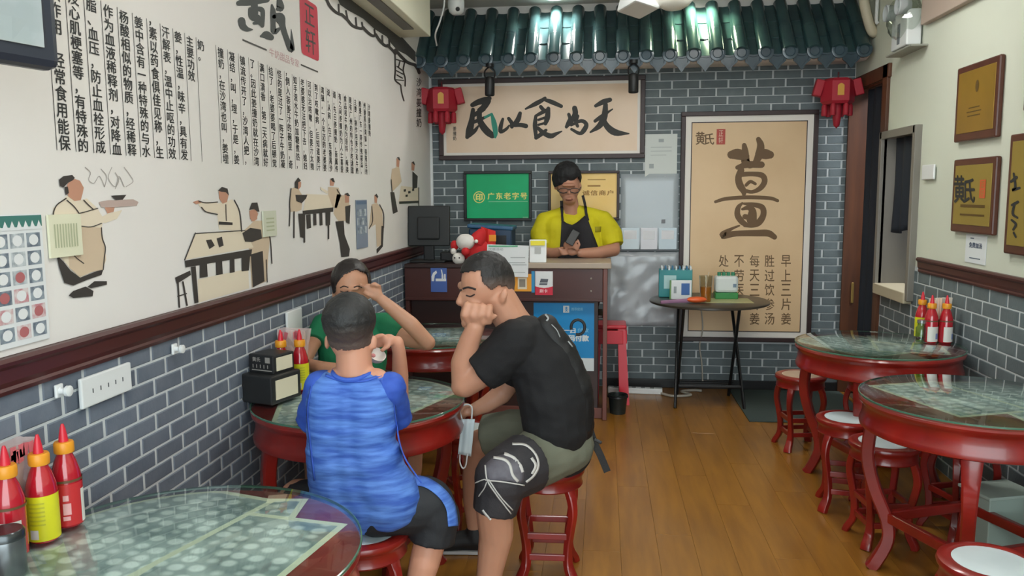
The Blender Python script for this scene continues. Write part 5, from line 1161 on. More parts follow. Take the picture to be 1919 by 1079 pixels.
def patch(name, poly, m, parent, tree, off=.003, cuts=2, thick=.0015, fallback=None):
    """a thin piece lying on a curved surface; its outline is measured in the photograph"""
    bm = bmesh.new(); bm.faces.new([bm.verts.new((x, y, 0)) for x, y in poly]); bmesh.ops.triangulate(bm, faces=bm.faces[:])
    for _ in range(cuts):
        bmesh.ops.subdivide_edges(bm, edges=bm.edges[:], cuts=1); bmesh.ops.triangulate(bm, faces=bm.faces[:])
    cam0 = Vector((0, 0, EYE)); last = None
    res = []
    for v in bm.verts:
        d = ray(v.co.x, v.co.y).normalized(); h = tree.ray_cast(cam0, d)
        res.append((v, d, h[0]+h[1]*off*(1 if h[1].dot(d) < 0 else -1) if h[0] else None, h[3]))
    ds = sorted(r[3] for r in res if r[2] is not None); med = ds[len(ds)//2] if ds else 2
    for v, d, p, q in res: v.co = (p if p is not None and abs(q-med) < .35 else cam0+d*med) - parent.location
    bmesh.ops.recalc_face_normals(bm, faces=bm.faces[:])
    me = bpy.data.meshes.new(name); bm.to_mesh(me); bm.free(); me.shade_smooth()
    o = put(name, me, m, parent); md = o.modifiers.new('thick', 'SOLIDIFY'); md.thickness = thick; md.offset = 0
    return o
def ribbon(pts, w):
    """outline polygon of a stroke, for patch()"""
    P = catmull([(x, y) for x, y in pts], 4); L = []; R2 = []
    for i, p in enumerate(P):
        a, b = P[max(i-1, 0)], P[min(i+1, len(P)-1)]; dx, dy = b[0]-a[0], b[1]-a[1]; q = math.hypot(dx, dy) or 1
        L.append((p[0]-dy/q*w/2, p[1]+dx/q*w/2)); R2.append((p[0]+dy/q*w/2, p[1]-dx/q*w/2))
    return L+R2[::-1]
def hair_mat(name, dark, fade, z0, z1):
    if name in MATS: return MATS[name]
    m = mat(name, dark, .55, bump=.5, bscale=160); nt = m.node_tree; b = nt.nodes['Principled BSDF']
    tc = nt.nodes.new('ShaderNodeNewGeometry'); sp = nt.nodes.new('ShaderNodeSeparateXYZ'); mr = nt.nodes.new('ShaderNodeMapRange'); rp = nt.nodes.new('ShaderNodeValToRGB')
    oi = nt.nodes.new('ShaderNodeTexCoord'); nt.links.new(oi.outputs['Object'], sp.inputs[0])
    mr.inputs['From Min'].default_value = z0; mr.inputs['From Max'].default_value = z1; nt.links.new(sp.outputs['Z'], mr.inputs['Value'])
    rp.color_ramp.elements[0].color = (*lin(fade), 1); rp.color_ramp.elements[1].color = (*lin(dark), 1); nt.links.new(mr.outputs[0], rp.inputs[0]); nt.links.new(rp.outputs[0], b.inputs['Base Color'])
    return m
def fingers(fl, palm, dirs, side, lens, r, curl):
    """four fingers rooted across the palm along side; each bends curl at its joints"""
    for i in range(4):
        p = palm + side*(i-1.5)*r*2.05; d = dirs[0].copy(); L = lens[i]
        for k, f in enumerate((.45, .32, .26)):
            q = p+d*L*f; fl.seg(p, r*(1-.08*k), q, r*(.94-.08*k)); p = q
            d = (d*math.cos(curl)+dirs[1]*math.sin(curl)).normalized(); dirs_ = dirs[1]
    return fl

# ---------------------------------------------------------------- the man in black, in profile at the table
b = Flesh()
HM = Matrix.Rotation(math.radians(28), 3, 'Z')                       # head turned from profile towards us
HY = 3.0
b.ell(914, 528, HY, 51, 38, 56, HM @ Matrix.Rotation(math.radians(-14), 3, 'Y')); b.ell(898, 560, HY, 37, 33, 50, HM @ Matrix.Rotation(math.radians(-10), 3, 'Y')); b.ell(890, 590, HY, 28, 28, 30, HM)
b.ell(872, 536, HY, 13, 30, 10, HM)                                   # brow
b.limb((866, 549, HY-.03, 5), (861, 566, HY-.035, 7.5)); b.ell(868, 567, HY-.03, 8, 12, 6, HM)
b.ell(887, 566, HY-.055, 12, 8, 13); b.ell(871, 590, HY-.03, 9, 14, 7, HM); b.ell(876, 606, HY-.03, 12, 14, 10, HM)
b.ell(944, 553, HY-.071, 8, 3.5, 14.5, Matrix.Rotation(.25, 3, 'Y')); b.ell(942, 561, HY-.066, 6, 5, 8)
b.ell(944, 553, HY+.085, 9, 3.5, 17, Matrix.Rotation(.25, 3, 'Y'))
b.limb((935, 560, HY+.0, 33), (958, 598, HY+.02, 33), (975, 630, 3.05, 40))
for Y in (2.99, 3.17):
    b.limb((978, 640, Y, 42), (1015, 690, Y, 52), (1036, 750, Y, 54), (1042, 822, Y, 46))
b.limb((972, 640, 2.93, 30), (918, 690, 2.93, 27), (872, 722, 2.94, 23)); b.ell(866, 724, 2.95, 21, 22, 19)
b.limb((868, 722, 2.95, 22), (868, 680, 2.94, 23.5), (880, 640, 2.92, 20), (891, 612, 2.91, 17.5))
k1 = J(893, 592, 2.90); u = rad(1, k1)
b.ell(893, 588, 2.905, 24, 20, 20, Matrix.Rotation(.2, 3, 'Y'))       # fist against the nose
for i in range(4):
    kn = J(876+14*i, 571+1.5*i, 2.885); p1 = J(870+15*i, 590, 2.875); p2 = J(878+13*i, 603, 2.895)
    b.seg(kn, 7.6*u, p1, 7.0*u); b.seg(p1, 7.0*u, p2, 6.4*u)
b.seg(J(906, 604, 2.89), 7*u, J(919, 595, 2.885), 6*u); b.seg(J(919, 595, 2.885), 6*u, J(928, 592, 2.89), 5*u)
b.limb((985, 635, 3.24, 30), (962, 700, 3.25, 24), (940, 738, 3.24, 19), (912, 757, 3.20, 16), (888, 768, 3.16, 12.5)); b.ell(877, 770, 3.14, 14, 15, 10)
u2 = rad(1, J(870, 775, 3.13))
for i in range(4):
    a = J(868-1.5*i, 762+6*i, 3.10+.012*i); c = J(861+1.0*i, 768+6*i, 3.09+.012*i); e = J(866+1.0*i, 775+5*i, 3.10+.012*i)
    b.seg(a, 4.6*u2, c, 4.3*u2); b.seg(c, 4.3*u2, e, 3.9*u2)
b.seg(J(878, 760, 3.11), 4.8*u2, J(866, 757, 3.10), 4.2*u2)
b.limb((1050, 845, 3.02, 42), (1000, 864, 2.88, 42), (938, 893, 2.74, 40)); b.limb((936, 895, 2.74, 42), (926, 945, 2.73, 36), (930, 1000, 2.77, 33), (918, 1070, 2.79, 25), (908, 1125, 2.80, 20))
b.limb((1045, 835, 3.17, 46), (960, 815, 3.22, 38), (898, 832, 3.25, 27)); b.limb((897, 835, 3.25, 26), (886, 890, 3.27, 20), (886, 935, 3.29, 19), (890, 1000, 3.30, 13), (892, 1020, 3.30, 13))
for (px, Y) in ((905, 2.80), (890, 3.30)):
    hp = J(px, 1000, Y); 
    b.seg(Vector((hp.x, Y, .07)), .038, Vector((hp.x+.03, Y, .045)), .036); b.seg(Vector((hp.x, Y, .06)), .04, Vector((hp.x-.13, Y-.02, .032)), .030)
man = b.build('person', SKIN, vox=.0058, smooth=5, origin=(-.20, 3.12, 0))
tag(man, 'person in black T-shirt and olive shorts, knee brace on, resting face on fist', 'person')
TSHIRT = mat('black_cotton', (17, 18, 21), .85, bump=.2, bscale=200)
b = Flesh()
for Y in (2.98, 3.18): b.limb((984, 636, Y, 46), (1016, 688, Y, 60), (1036, 748, Y, 66), (1042, 800, Y, 62))
b.limb((962, 606, 3.05, 30), (985, 640, 3.08, 48)); b.limb((955, 640, 2.96, 38), (990, 660, 2.98, 48)); b.limb((990, 628, 3.22, 38), (1000, 660, 3.18, 44))
b.limb((1042, 800, 3.08, 62), (1056, 838, 3.08, 56))
b.limb((968, 640, 2.93, 44), (935, 672, 2.93, 43), (903, 698, 2.93, 40), flat='end')
b.limb((990, 640, 3.24, 34), (958, 715, 3.25, 30), flat='end')
shirt = b.build('t_shirt', TSHIRT, man, vox=.0068, smooth=4, wrinkle=.006, wscale=(9, 9, 16))
OLIVE = mat('olive_cotton', (112, 114, 98), .85, bump=.2, bscale=200, var=.4, vscale=7, rgb2=(100, 103, 88))
b = Flesh()
b.limb((1048, 832, 3.02, 60), (1000, 862, 2.9, 54), (950, 886, 2.77, 50), flat='end'); b.limb((1045, 825, 3.17, 54), (960, 812, 3.22, 46), (912, 818, 3.245, 40), flat='end')
b.limb((1062, 832, 3.02, 52), (1060, 832, 3.17, 52))
b.build('shorts', OLIVE, man, vox=.0066, smooth=4, wrinkle=.005, wscale=(10, 10, 14))
BRACE = mat('black_knee_brace', (38, 38, 42), .7, bump=.3, bscale=220, var=.4, vscale=20, rgb2=(52, 50, 54))
b = Flesh()
b.limb((985, 868, 2.84, 58), (945, 890, 2.74, 53), flat=True); b.ell(941, 895, 2.735, 53, 53, 53); b.limb((940, 895, 2.735, 50), (927, 957, 2.73, 42), flat='end')
brace = b.build('knee_brace', BRACE, man, vox=.0055, smooth=4)
bt = tree_of(brace)
patch('grey_knee_pad', [(907, 872), (925, 857), (950, 850), (972, 862), (982, 885), (980, 905), (945, 900), (912, 902)], mat('grey_brace_pad', (104, 102, 110), .7, var=.6, vscale=30, rgb2=(84, 82, 90)), brace if False else man, bt, .002)
BRW = mat('white_brace_print', (190, 188, 184), .6)
for pts, w in (([(925, 858), (945, 862), (955, 872), (960, 890), (970, 902)], 5), ([(945, 851), (962, 858), (974, 872), (979, 885)], 6), ([(912, 900), (940, 902), (982, 909)], 2.5), ([(910, 872), (914, 900), (930, 925), (957, 962)], 2.5), ([(916, 898), (938, 930), (960, 955)], 2.5), ([(960, 833), (985, 835), (1003, 852), (1008, 872), (1000, 890), (985, 903)], 4), ([(995, 858), (1003, 872), (996, 888)], 5), ([(905, 955), (915, 968), (920, 974)], 4), ([(891, 905), (908, 898), (912, 900)], 2), ([(898, 930), (908, 915), (913, 903)], 2)):
    patch('brace_print', ribbon(pts, w), BRW, man, bt, .0035, 1)
# hair of the man: short on top, shaved sides
zl = lambda x: 0
hl = [(852, 512), (905, 503), (910, 526), (926, 541), (938, 533), (952, 535), (958, 560), (975, 560)]
hlw = [(J(x, y, HY).x, J(x, y, HY).z) for x, y in hl]
def above(line):
    def f(co):
        for (x0, z0), (x1, z1) in zip(line, line[1:]):
            if x0 <= co.x <= x1: return co.z > z0+(z1-z0)*(co.x-x0)/max(x1-x0, 1e-6)
        return co.z > (line[0][1] if co.x < line[0][0] else line[-1][1])
    return f
b = Flesh(); b.ell(914, 527, HY, 53.5, 40.5, 58.5, HM @ Matrix.Rotation(math.radians(-14), 3, 'Y')); b.ell(905, 512, HY, 44, 36, 40, HM)
zr = lambda px, py, Y: J(px, py, Y).z
o = b.build('hair', hair_mat('man_hair', (26, 25, 26), (112, 92, 82), zr(914, 546, HY), zr(914, 512, HY)), man, vox=.005, smooth=3, wrinkle=.002, wscale=(60, 60, 60), keep=above(hlw))
md = o.modifiers.new('thick', 'SOLIDIFY'); md.thickness = .008; md.offset = -1
mt = tree_of(man)
DKHAIR = mat('dark_brow_hair', (44, 36, 34), .7); LID = mat('eyelid_line', (58, 42, 38), .6); LIP = mat('lips', (158, 96, 88), .5)
patch('eyebrow', ribbon([(868, 541), (878, 538), (892, 542)], 3.5), DKHAIR, man, mt, .002, 1)
patch('eyelid', ribbon([(874, 553), (882, 555), (890, 551)], 2.6), LID, man, mt, .002, 1)
patch('eyebrow', ribbon([(861, 545), (866, 543)], 3), DKHAIR, man, mt, .002, 1)
SHOE = mat('black_shoe', (28, 28, 30), .6); SOLE = mat('white_sole', (196, 196, 196), .5)
for px, Y in ((890, 3.30), (905, 2.80)):
    hp = J(px, 1000, Y); bx_ = Vector((hp.x, Y, 0)); s_ = Flesh()
    s_.seg(bx_+Vector((.03, 0, .055)), .045, bx_+Vector((-.05, 0, .05)), .044); s_.seg(bx_+Vector((-.05, 0, .05)), .044, bx_+Vector((-.15, -.02, .036)), .036)
    s_.seg(bx_+Vector((.0, 0, .06)), .046, bx_+Vector((.0, 0, .09)), .042)
    sh = s_.build('shoe', SHOE, man, vox=.006, smooth=3)
    q = [(.070, 0), (.055, .036), (-.05, .040), (-.14, .022), (-.172, -.018), (-.14, -.050), (-.05, -.042), (.055, -.036)]; n = len(q)
    vs = [bx_+Vector((x, y, z))-man.location for z in (.003, .016) for x, y in q]
    obj('sole', vs, [tuple(range(n)), tuple(range(2*n-1, n-1, -1))]+[(i, (i+1) % n, n+(i+1) % n, n+i) for i in range(n)], SOLE, man)
# backpack on his back, mask in his hand
BAG = mat('black_nylon', (17, 18, 20), .6, bump=.25, bscale=160)
b = Flesh()
for Y in (3.0, 3.14): b.limb((1024, 612, Y, 24), (1048, 662, Y, 34), (1072, 730, Y, 40), (1078, 800, Y, 36))
bp_ = b.build('backpack', BAG, vox=.007, smooth=5, wrinkle=.004, origin=J(1065, 720, 3.08))
tag(bp_, 'flat black backpack with white print worn on the back of the man in black', 'backpack')
pt_ = tree_of(bp_, shirt)
loc = lambda p: p-bp_.location
G().sweep([loc(J(1083+13*math.cos(a), 613+14*math.sin(a), 3.06)) for a in [i*PI*1.7/14-PI*1.1 for i in range(15)]], .006, 8).obj('handle_loop', BAG, bp_, True)
for pts, w in (([(1103, 795), (1112, 825), (1126, 855), (1138, 884)], 13),): 
    q = ribbon(pts, w); vs = [loc(J(x, y, 3.04)) for x, y in q]; o = obj('hanging_strap', vs, [tuple(range(len(vs)))], BAG, bp_); o.modifiers.new('thick', 'SOLIDIFY').thickness = .006
G().sweep([loc(J(*p)) for p in ((1104, 815, 3.05), (1106, 845, 3.05), (1098, 853, 3.05), (1098, 838, 3.06))], .007, 8).obj('strap_loop', BAG, bp_, True)
G().box(loc(J(1120, 826, 3.036)), (.035, .01, .012), .003, Matrix.Rotation(.45, 3, 'Y')).obj('buckle', BLACK, bp_)
PRW = mat('grey_white_print', (150, 154, 156), .6)
for pts, w in (([(1022, 590), (1027, 597), (1024, 602)], 3), ([(1033, 608), (1043, 619), (1049, 632)], 1.6), ([(1064, 640), (1072, 650)], 2)): patch('white_print', ribbon(pts, w), PRW, bp_, pt_, .003, 1)
mk = thing('face_mask', 'pale blue face mask hanging from the hand of the man in black', 'mask', J(872, 820, 3.06))
MASK = mat('pale_blue_mask', (206, 218, 222), .7)
k = 8; vs = []
for j in range(10):
    t = j/9
    for i in range(k+1):
        q = i/k; c = J(862+25*q+(1-t)*3-4*t, 785+t*(70-5*(1-q)), 3.06+.006*math.sin(q*9)+.01*t); vs.append(c-mk.location)
o = obj('mask_sheet', vs, [(j*(k+1)+i, j*(k+1)+i+1, (j+1)*(k+1)+i+1, (j+1)*(k+1)+i) for j in range(9) for i in range(k)], MASK, mk, True); o.modifiers.new('thick', 'SOLIDIFY').thickness = .002
G().sweep(catmull([tuple(J(*p)-mk.location) for p in ((862, 852, 3.07), (862, 866, 3.07), (867, 877, 3.07), (873, 872, 3.07), (876, 850, 3.07))], 4), .003, 6).obj('ear_loop', WHITE, mk, True)
G().sweep(catmull([tuple(J(*p)-mk.location) for p in ((866, 786, 3.07), (862, 768, 3.06), (872, 758, 3.06), (884, 762, 3.07), (884, 784, 3.07))], 4), .003, 6).obj('ear_loop', WHITE, mk, True)

# ---------------------------------------------------------------- the boy in blue, back to us
BY = 2.43
b = Flesh()
b.ell(654, 599, BY, 47, 55, 50); b.ell(657, 632, BY+.02, 40, 46, 42); b.ell(668, 655, BY+.05, 30, 34, 26)
b.ell(702, 641, BY+.02, 5, 8, 15, Matrix.Rotation(-.3, 3, 'Z')); b.ell(613, 641, BY+.06, 5, 8, 15)
b.ell(665, 640, BY+.09, 40, 14, 36)
b.limb((662, 650, BY+.01, 33), (665, 700, BY+.01, 34)); b.limb((630, 715, BY, 26), (705, 715, BY, 26))
b.limb((628, 740, BY, 48), (630, 830, BY, 46), (640, 930, BY, 50)); b.limb((660, 745, BY, 46), (660, 830, BY, 45), (676, 935, BY, 50)); b.limb((695, 740, BY, 46), (692, 830, BY, 45), (715, 935, BY, 54))
b.limb((604, 725, BY, 26), (584, 790, BY+.08, 22), (580, 800, BY+.3, 19), (610, 788, BY+.42, 14), (640, 776, BY+.48, 11)); b.ell(652, 772, BY+.50, 14, 14, 7)
b.limb((735, 725, BY, 26), (748, 780, BY+.16, 21), (748, 768, BY+.33, 18), (750, 700, BY+.29, 15.5), (748, 660, BY+.25, 13), (744, 641, BY+.23, 12.5)); b.ell(728, 637, BY+.21, 15, 12, 12)
u = rad(1, J(715, 640, BY+.2))
for i in range(4):
    a = J(716, 628+6*i, BY+.19+.010*i); c = J(704, 631+6*i, BY+.18+.010*i); e = J(700, 640+5*i, BY+.185+.010*i)
    b.seg(a, 5*u, c, 4.7*u); b.seg(c, 4.7*u, e, 4.2*u)
b.seg(J(728, 648, BY+.19), 5*u, J(716, 656, BY+.185), 4.6*u)
for sx, pts in ((1, ((710, 948, BY+.02, 44), (808, 955, BY+.10, 34), (812, 990, BY+.08, 31), (795, 1055, BY+.05, 29), (775, 1130, BY+.03, 21), (770, 1190, BY+.02, 18))),
                (-1, ((645, 945, BY+.02, 46), (560, 935, BY+.22, 38), (560, 1010, BY+.22, 30), (570, 1100, BY+.2, 22), (575, 1160, BY+.2, 17)))): b.limb(*pts)
for px, Y in ((770, BY+.02), (575, BY+.2)):
    hp = J(px, 1150, Y); b.seg(Vector((hp.x, Y, .06)), .034, Vector((hp.x, Y+.13, .03)), .028)
boy = b.build('person', mat('boy_skin', (205, 150, 124), .5, sss=.12, var=.3, vscale=10, rgb2=(198, 142, 116)), vox=.0056, smooth=5, origin=(-.775, 2.45, 0))
tag(boy, 'person in streaked blue sports shirt and black shorts sitting on a stool, seen from behind', 'person')
BLUE = mat('streaked_blue_jersey', (48, 88, 176), .7, var=.72, vscale=7, vstretch=(1.2, 1.2, 9), rgb2=(90, 136, 216), bump=.15, bscale=150)
BLUED = mat('deep_blue_jersey', (42, 78, 176), .7, var=.6, vscale=5, vstretch=(3, 3, 3), rgb2=(56, 96, 196))
b = Flesh()
b.limb((628, 745, BY, 54), (628, 830, BY, 54), (636, 905, BY, 58), (646, 940, BY, 60)); b.limb((692, 745, BY, 54), (690, 830, BY, 53), (708, 905, BY, 60), (728, 935, BY, 62))
b.limb((660, 748, BY, 52), (659, 830, BY, 53), (672, 905, BY, 58), (686, 938, BY, 60)); b.limb((614, 726, BY, 27), (660, 735, BY, 28), (716, 724, BY, 27)); b.limb((610, 728, BY, 32), (630, 760, BY, 40)); b.limb((730, 726, BY, 28), (700, 760, BY, 40))
b.ell(664, 738, BY, 66, 44, 34)
bs = b.build('jersey', BLUE, boy, vox=.0064, smooth=16, wrinkle=.0065, wscale=(5, 5, 24), calm=J(664, 725, BY).z)
cc = J(664, 706, BY+.005); ku = rad(1, cc)
G().sweep([cc+Vector((39*ku*math.cos(a), 38*ku*math.sin(a), 9*ku*math.cos(a)**2+.004))-boy.location for a in [2*PI*i/32 for i in range(33)]], .008, 8).obj('collar', BLUED, boy, True)
b = Flesh(); b.limb((604, 726, BY, 33), (584, 792, BY+.08, 30), flat='end'); b.build('sleeve', BLUED, boy, vox=.006, smooth=3, wrinkle=.005, wscale=(12, 12, 20))
b = Flesh(); b.limb((731, 726, BY, 31), (744, 784, BY+.12, 29), flat='end'); b.build('sleeve', BLUED, boy, vox=.006, smooth=3, wrinkle=.005, wscale=(12, 12, 20))
bst = tree_of(bs)
for pts, w in (([(585, 720), (577, 770), (582, 830), (590, 900)], 3), ([(712, 712), (735, 745), (742, 790), (755, 850), (790, 905)], 3), ([(610, 703), (640, 713), (680, 714), (715, 703)], 5)): patch('seam', ribbon(pts, w), BLUED, boy, bst, .002, 1)
BSH = mat('black_sports_cloth', (30, 33, 38), .7, bump=.15, bscale=150)
b = Flesh(); b.limb((710, 950, BY+.01, 56), (800, 945, BY+.08, 52), (816, 972, BY+.08, 47), (808, 1014, BY+.07, 44), flat='end'); b.limb((645, 950, BY+.02, 56), (565, 945, BY+.2, 46), flat='end')
bsh = b.build('shorts', BSH, boy, vox=.0062, smooth=4, wrinkle=.005, wscale=(10, 10, 14))
bt2 = tree_of(bsh)
patch('blue_stripe', ribbon([(768, 900), (798, 905), (826, 924), (843, 950), (848, 985)], 18), BLUE, boy, bt2, .0035, 2)
HZ = J(654, 600, BY).z
b = Flesh(); b.ell(654, 598, BY, 50, 58, 52); b.ell(657, 630, BY+.015, 43, 47, 36)
o = b.build('hair', hair_mat('boy_hair', (34, 35, 36), (104, 88, 80), zr(654, 655, BY), zr(654, 600, BY)), boy, vox=.005, smooth=3, wrinkle=.002, wscale=(70, 70, 70), keep=lambda co: co.z > (J(654, 652, BY).z if co.y < BY+.03 else J(654, 610, BY).z+(co.y-BY-.03)*.8))
md = o.modifiers.new('thick', 'SOLIDIFY'); md.thickness = .008; md.offset = -1
wm = thing('cup_mask', 'small white cup shaped mask held at the boy\'s cheek', 'mask', J(706, 666, BY+.18))
b = Flesh(); u = rad(1, wm.location); g = G().lathe([(0, -14*u), (9*u, -12*u), (15*u, -5*u), (17*u, 4*u), (15.5*u, 4*u), (13.5*u, -4*u), (8*u, -10*u), (0, -12*u)], 24, M=Matrix.Rotation(.5, 3, 'X') @ Matrix.Rotation(.5, 3, 'Y')); g.obj('cup_shell', mat('mask_white', (222, 214, 208), .6), wm, True)
G().ball((-4*u, -10*u, 2*u), (5*u, 3*u, 4*u), 10).obj('pink_print', mat('mask_pink', (214, 140, 140), .6), wm, True)

# ---------------------------------------------------------------- the girl in green behind the table
GY = 3.56
GSK = mat('girl_skin', (196, 146, 118), .5, sss=.12, var=.3, vscale=10, rgb2=(188, 138, 110))
b = Flesh()
b.ell(658, 532, GY, 33, 36, 42); b.ell(656, 555, GY-.015, 27, 28, 34); b.ell(655, 580, GY-.02, 17, 18, 14); b.ell(656, 556, GY-.095, 4, 6, 9); b.ell(657, 541, GY-.08, 18, 6, 4)
b.ell(626, 552, GY+.01, 4, 5, 10); b.ell(690, 552, GY+.01, 4, 5, 10)
b.limb((656, 585, GY+.01, 14), (656, 612, GY+.02, 16)); b.limb((604, 606, GY+.02, 15), (722, 604, GY+.02, 15))
b.limb((630, 635, GY+.02, 30), (636, 700, GY+.02, 30), (636, 780, GY+.03, 36)); b.limb((690, 635, GY+.02, 30), (686, 700, GY+.02, 30), (686, 780, GY+.03, 36))
b.limb((606, 612, GY+.02, 16), (583, 650, GY-.10, 14), (568, 682, GY-.20, 12.5), (602, 688, GY-.27, 12), (650, 692, GY-.32, 10)); b.ell(668, 694, GY-.33, 12, 9, 6)
b.limb((724, 612, GY+.02, 17), (770, 636, GY-.04, 16), (802, 642, GY-.10, 14.5)); b.limb((802, 642, GY-.10, 14), (770, 608, GY-.13, 15.5), (735, 578, GY-.14, 12.5), (716, 562, GY-.15, 10.5)); b.ell(705, 552, GY-.155, 13, 9, 12, Matrix.Rotation(-.7, 3, 'Y'))
u = rad(1, J(690, 545, GY-.16))
def fing(pts, r):
    P = [J(*p) for p in pts]
    for i, (p, q) in enumerate(zip(P, P[1:])): b.seg(p, r*u*(1-.08*i), q, r*u*(.92-.08*i))
fing(((698, 545, GY-.17), (687, 541, GY-.175), (675, 533, GY-.165)), 4.2)
fing(((700, 541, GY-.155), (691, 534, GY-.17), (683, 537, GY-.18)), 4.2)
fing(((706, 540, GY-.15), (703, 531, GY-.165), (697, 533, GY-.18)), 4.0)
fing(((712, 543, GY-.145), (711, 535, GY-.16), (706, 535, GY-.172)), 3.7)
fing(((700, 556, GY-.17), (690, 553, GY-.18), (683, 548, GY-.178)), 4.2)
b.limb((690, 790, GY+.02, 34), (765, 832, GY-.26, 26)); b.limb((768, 834, GY-.26, 25), (772, 880, GY-.24, 19), (762, 950, GY-.2, 14), (758, 985, GY-.18, 12))
b.limb((632, 790, GY+.02, 34), (590, 832, GY-.26, 26)); b.limb((590, 834, GY-.26, 25), (590, 880, GY-.24, 19), (590, 950, GY-.2, 14), (590, 985, GY-.18, 12))
for px in (758, 590):
    hp = J(px, 985, GY-.18); b.seg(Vector((hp.x, hp.y, .05)), .034, Vector((hp.x, hp.y-.14, .03)), .028)
girl = b.build('person', GSK, vox=.0060, smooth=5, origin=(-1.0, 3.60, 0))
tag(girl, 'person in green T-shirt with dark hair tied back, sitting behind the table rubbing one eye', 'person')
GREEN = mat('green_cotton', (22, 124, 82), .8, bump=.2, bscale=180, var=.4, vscale=8, rgb2=(18, 108, 70))
b = Flesh(); b.limb((630, 632, GY+.02, 36), (634, 700, GY+.02, 35), (634, 790, GY+.03, 44)); b.limb((692, 632, GY+.02, 36), (688, 700, GY+.02, 35), (690, 790, GY+.03, 44)); b.limb((606, 608, GY+.02, 21), (720, 606, GY+.02, 21))
b.limb((608, 610, GY+.01, 23), (590, 640, GY-.07, 22), flat='end'); b.limb((722, 610, GY+.02, 25), (752, 628, GY-.01, 24), flat='end')
gs = b.build('t_shirt', GREEN, girl, vox=.0068, smooth=4, wrinkle=.005, wscale=(9, 9, 14))
b = Flesh(); b.limb((690, 792, GY+.02, 42), (756, 828, GY-.22, 32), flat='end'); b.limb((632, 792, GY+.02, 42), (598, 828, GY-.22, 32), flat='end'); b.build('shorts', GREEN, girl, vox=.0068, smooth=4)
HB = mat('black_brown_hair', (34, 29, 28), .45, bump=.4, bscale=140)
c0 = J(658, 532, GY)
hlg = [(J(x, y, GY-.06).x, J(x, y, GY-.06).z) for x, y in ((612, 556), (628, 548), (634, 530), (648, 514), (668, 505), (682, 514), (690, 535), (696, 556), (705, 556))]
ga = above(hlg)
b = Flesh(); b.ell(658, 528, GY+.01, 38, 40, 45); b.ell(656, 545, GY+.035, 34, 28, 34)
o = b.build('hair', HB, girl, vox=.0056, smooth=3, wrinkle=.003, wscale=(50, 20, 20), keep=lambda co: ga(co) if co.y < GY+.0 else co.z > J(655, 570, GY).z)
md = o.modifiers.new('thick', 'SOLIDIFY'); md.thickness = .010; md.offset = -1
b = Flesh(); b.limb((660, 520, GY+.13, 14), (662, 570, GY+.15, 11), (662, 610, GY+.14, 6)); b.build('ponytail', HB, girl, vox=.006, smooth=4)
gt_ = tree_of(girl)
for pts in ([(638, 539), (645, 536), (653, 539)], [(663, 539), (671, 536), (679, 539)]): patch('eyebrow', ribbon(pts, 2.0), DKHAIR, girl, gt_, .002, 1)
for pts in ([(638, 545), (645, 547), (653, 545)],): patch('eyelid', ribbon(pts, 1.6), LID, girl, gt_, .002, 1)

# ---------------------------------------------------------------- the man in yellow behind the counter
SY = 6.02
b = Flesh()
TL = Matrix.Rotation(.35, 3, 'X')
b.ell(1063, 336, SY, 24, 26, 31, TL); b.ell(1066, 352, SY-.03, 20, 21, 26, TL); b.ell(1067, 374, SY-.055, 13, 14, 10); b.ell(1066, 361, SY-.155, 3.2, 5, 5); b.ell(1066, 347, SY-.12, 15, 5, 3)
b.ell(1066, 372, SY-.125, 7, 5, 3)
b.ell(1087, 350, SY+.0, 3, 5, 8); b.ell(1041, 348, SY+.0, 3, 5, 8)
b.limb((1068, 368, SY, 14), (1070, 398, SY+.02, 16)); b.limb((1062, 398, SY+.02, 11), (1022, 414, SY+.02, 14)); b.limb((1076, 397, SY+.02, 11), (1130, 411, SY+.02, 14))
b.limb((1048, 430, SY+.02, 28), (1050, 500, SY+.02, 28), (1052, 560, SY+.02, 26)); b.limb((1098, 430, SY+.02, 28), (1098, 500, SY+.02, 28), (1098, 560, SY+.02, 26))
b.limb((1050, 560, SY+.02, 22), (1036, 660, SY, 16), (1036, 740, SY, 12)); b.limb((1100, 560, SY+.02, 22), (1072, 660, SY, 16), (1072, 740, SY, 12))
for px in (1036, 1072):
    hp = J(px, 740, SY); b.seg(Vector((hp.x, SY, .06)), .04, Vector((hp.x, SY-.14, .035)), .035)
b.limb((1021, 416, SY+.02, 13), (1013, 445, SY, 13), (1016, 474, SY-.06, 12), (1036, 475, SY-.17, 10.5), (1054, 470, SY-.24, 8)); b.limb((1130, 412, SY+.02, 13), (1145, 440, SY, 14), (1150, 468, SY-.06, 12.5), (1120, 474, SY-.17, 11.5), (1088, 474, SY-.24, 8.5))
b.ell(1064, 460, SY-.27, 9, 7, 9); b.ell(1072, 472, SY-.27, 11, 7, 7)
u = rad(1, J(1070, 465, SY-.28))
for i in range(4): fing(((1060+1*i, 470-2+2.6*i, SY-.30), (1052+1.0*i, 468+3.0*i, SY-.31), (1046+2*i, 464+4.0*i, SY-.305)), 2.4)
for i in range(4): fing(((1066, 452+4*i, SY-.30), (1074, 450+4.4*i, SY-.31), (1080, 454+4.4*i, SY-.30)), 2.4)
fing(((1062, 455, SY-.29), (1066, 444, SY-.30), (1072, 440, SY-.30)), 2.6); fing(((1082, 468, SY-.29), (1086, 458, SY-.30), (1083, 450, SY-.30)), 2.6)
staff = b.build('person', mat('staff_skin', (186, 136, 112), .5, sss=.1, var=.3, vscale=10, rgb2=(176, 126, 102)), vox=.0066, smooth=4, origin=(J(1072, 500, SY).x, SY, 0))
tag(staff, 'person in bright yellow T-shirt and black apron looking down at a phone behind the counter', 'person')
YEL = mat('bright_yellow_cotton', (206, 196, 14), .8, bump=.2, bscale=160, var=.4, vscale=7, rgb2=(190, 178, 10))
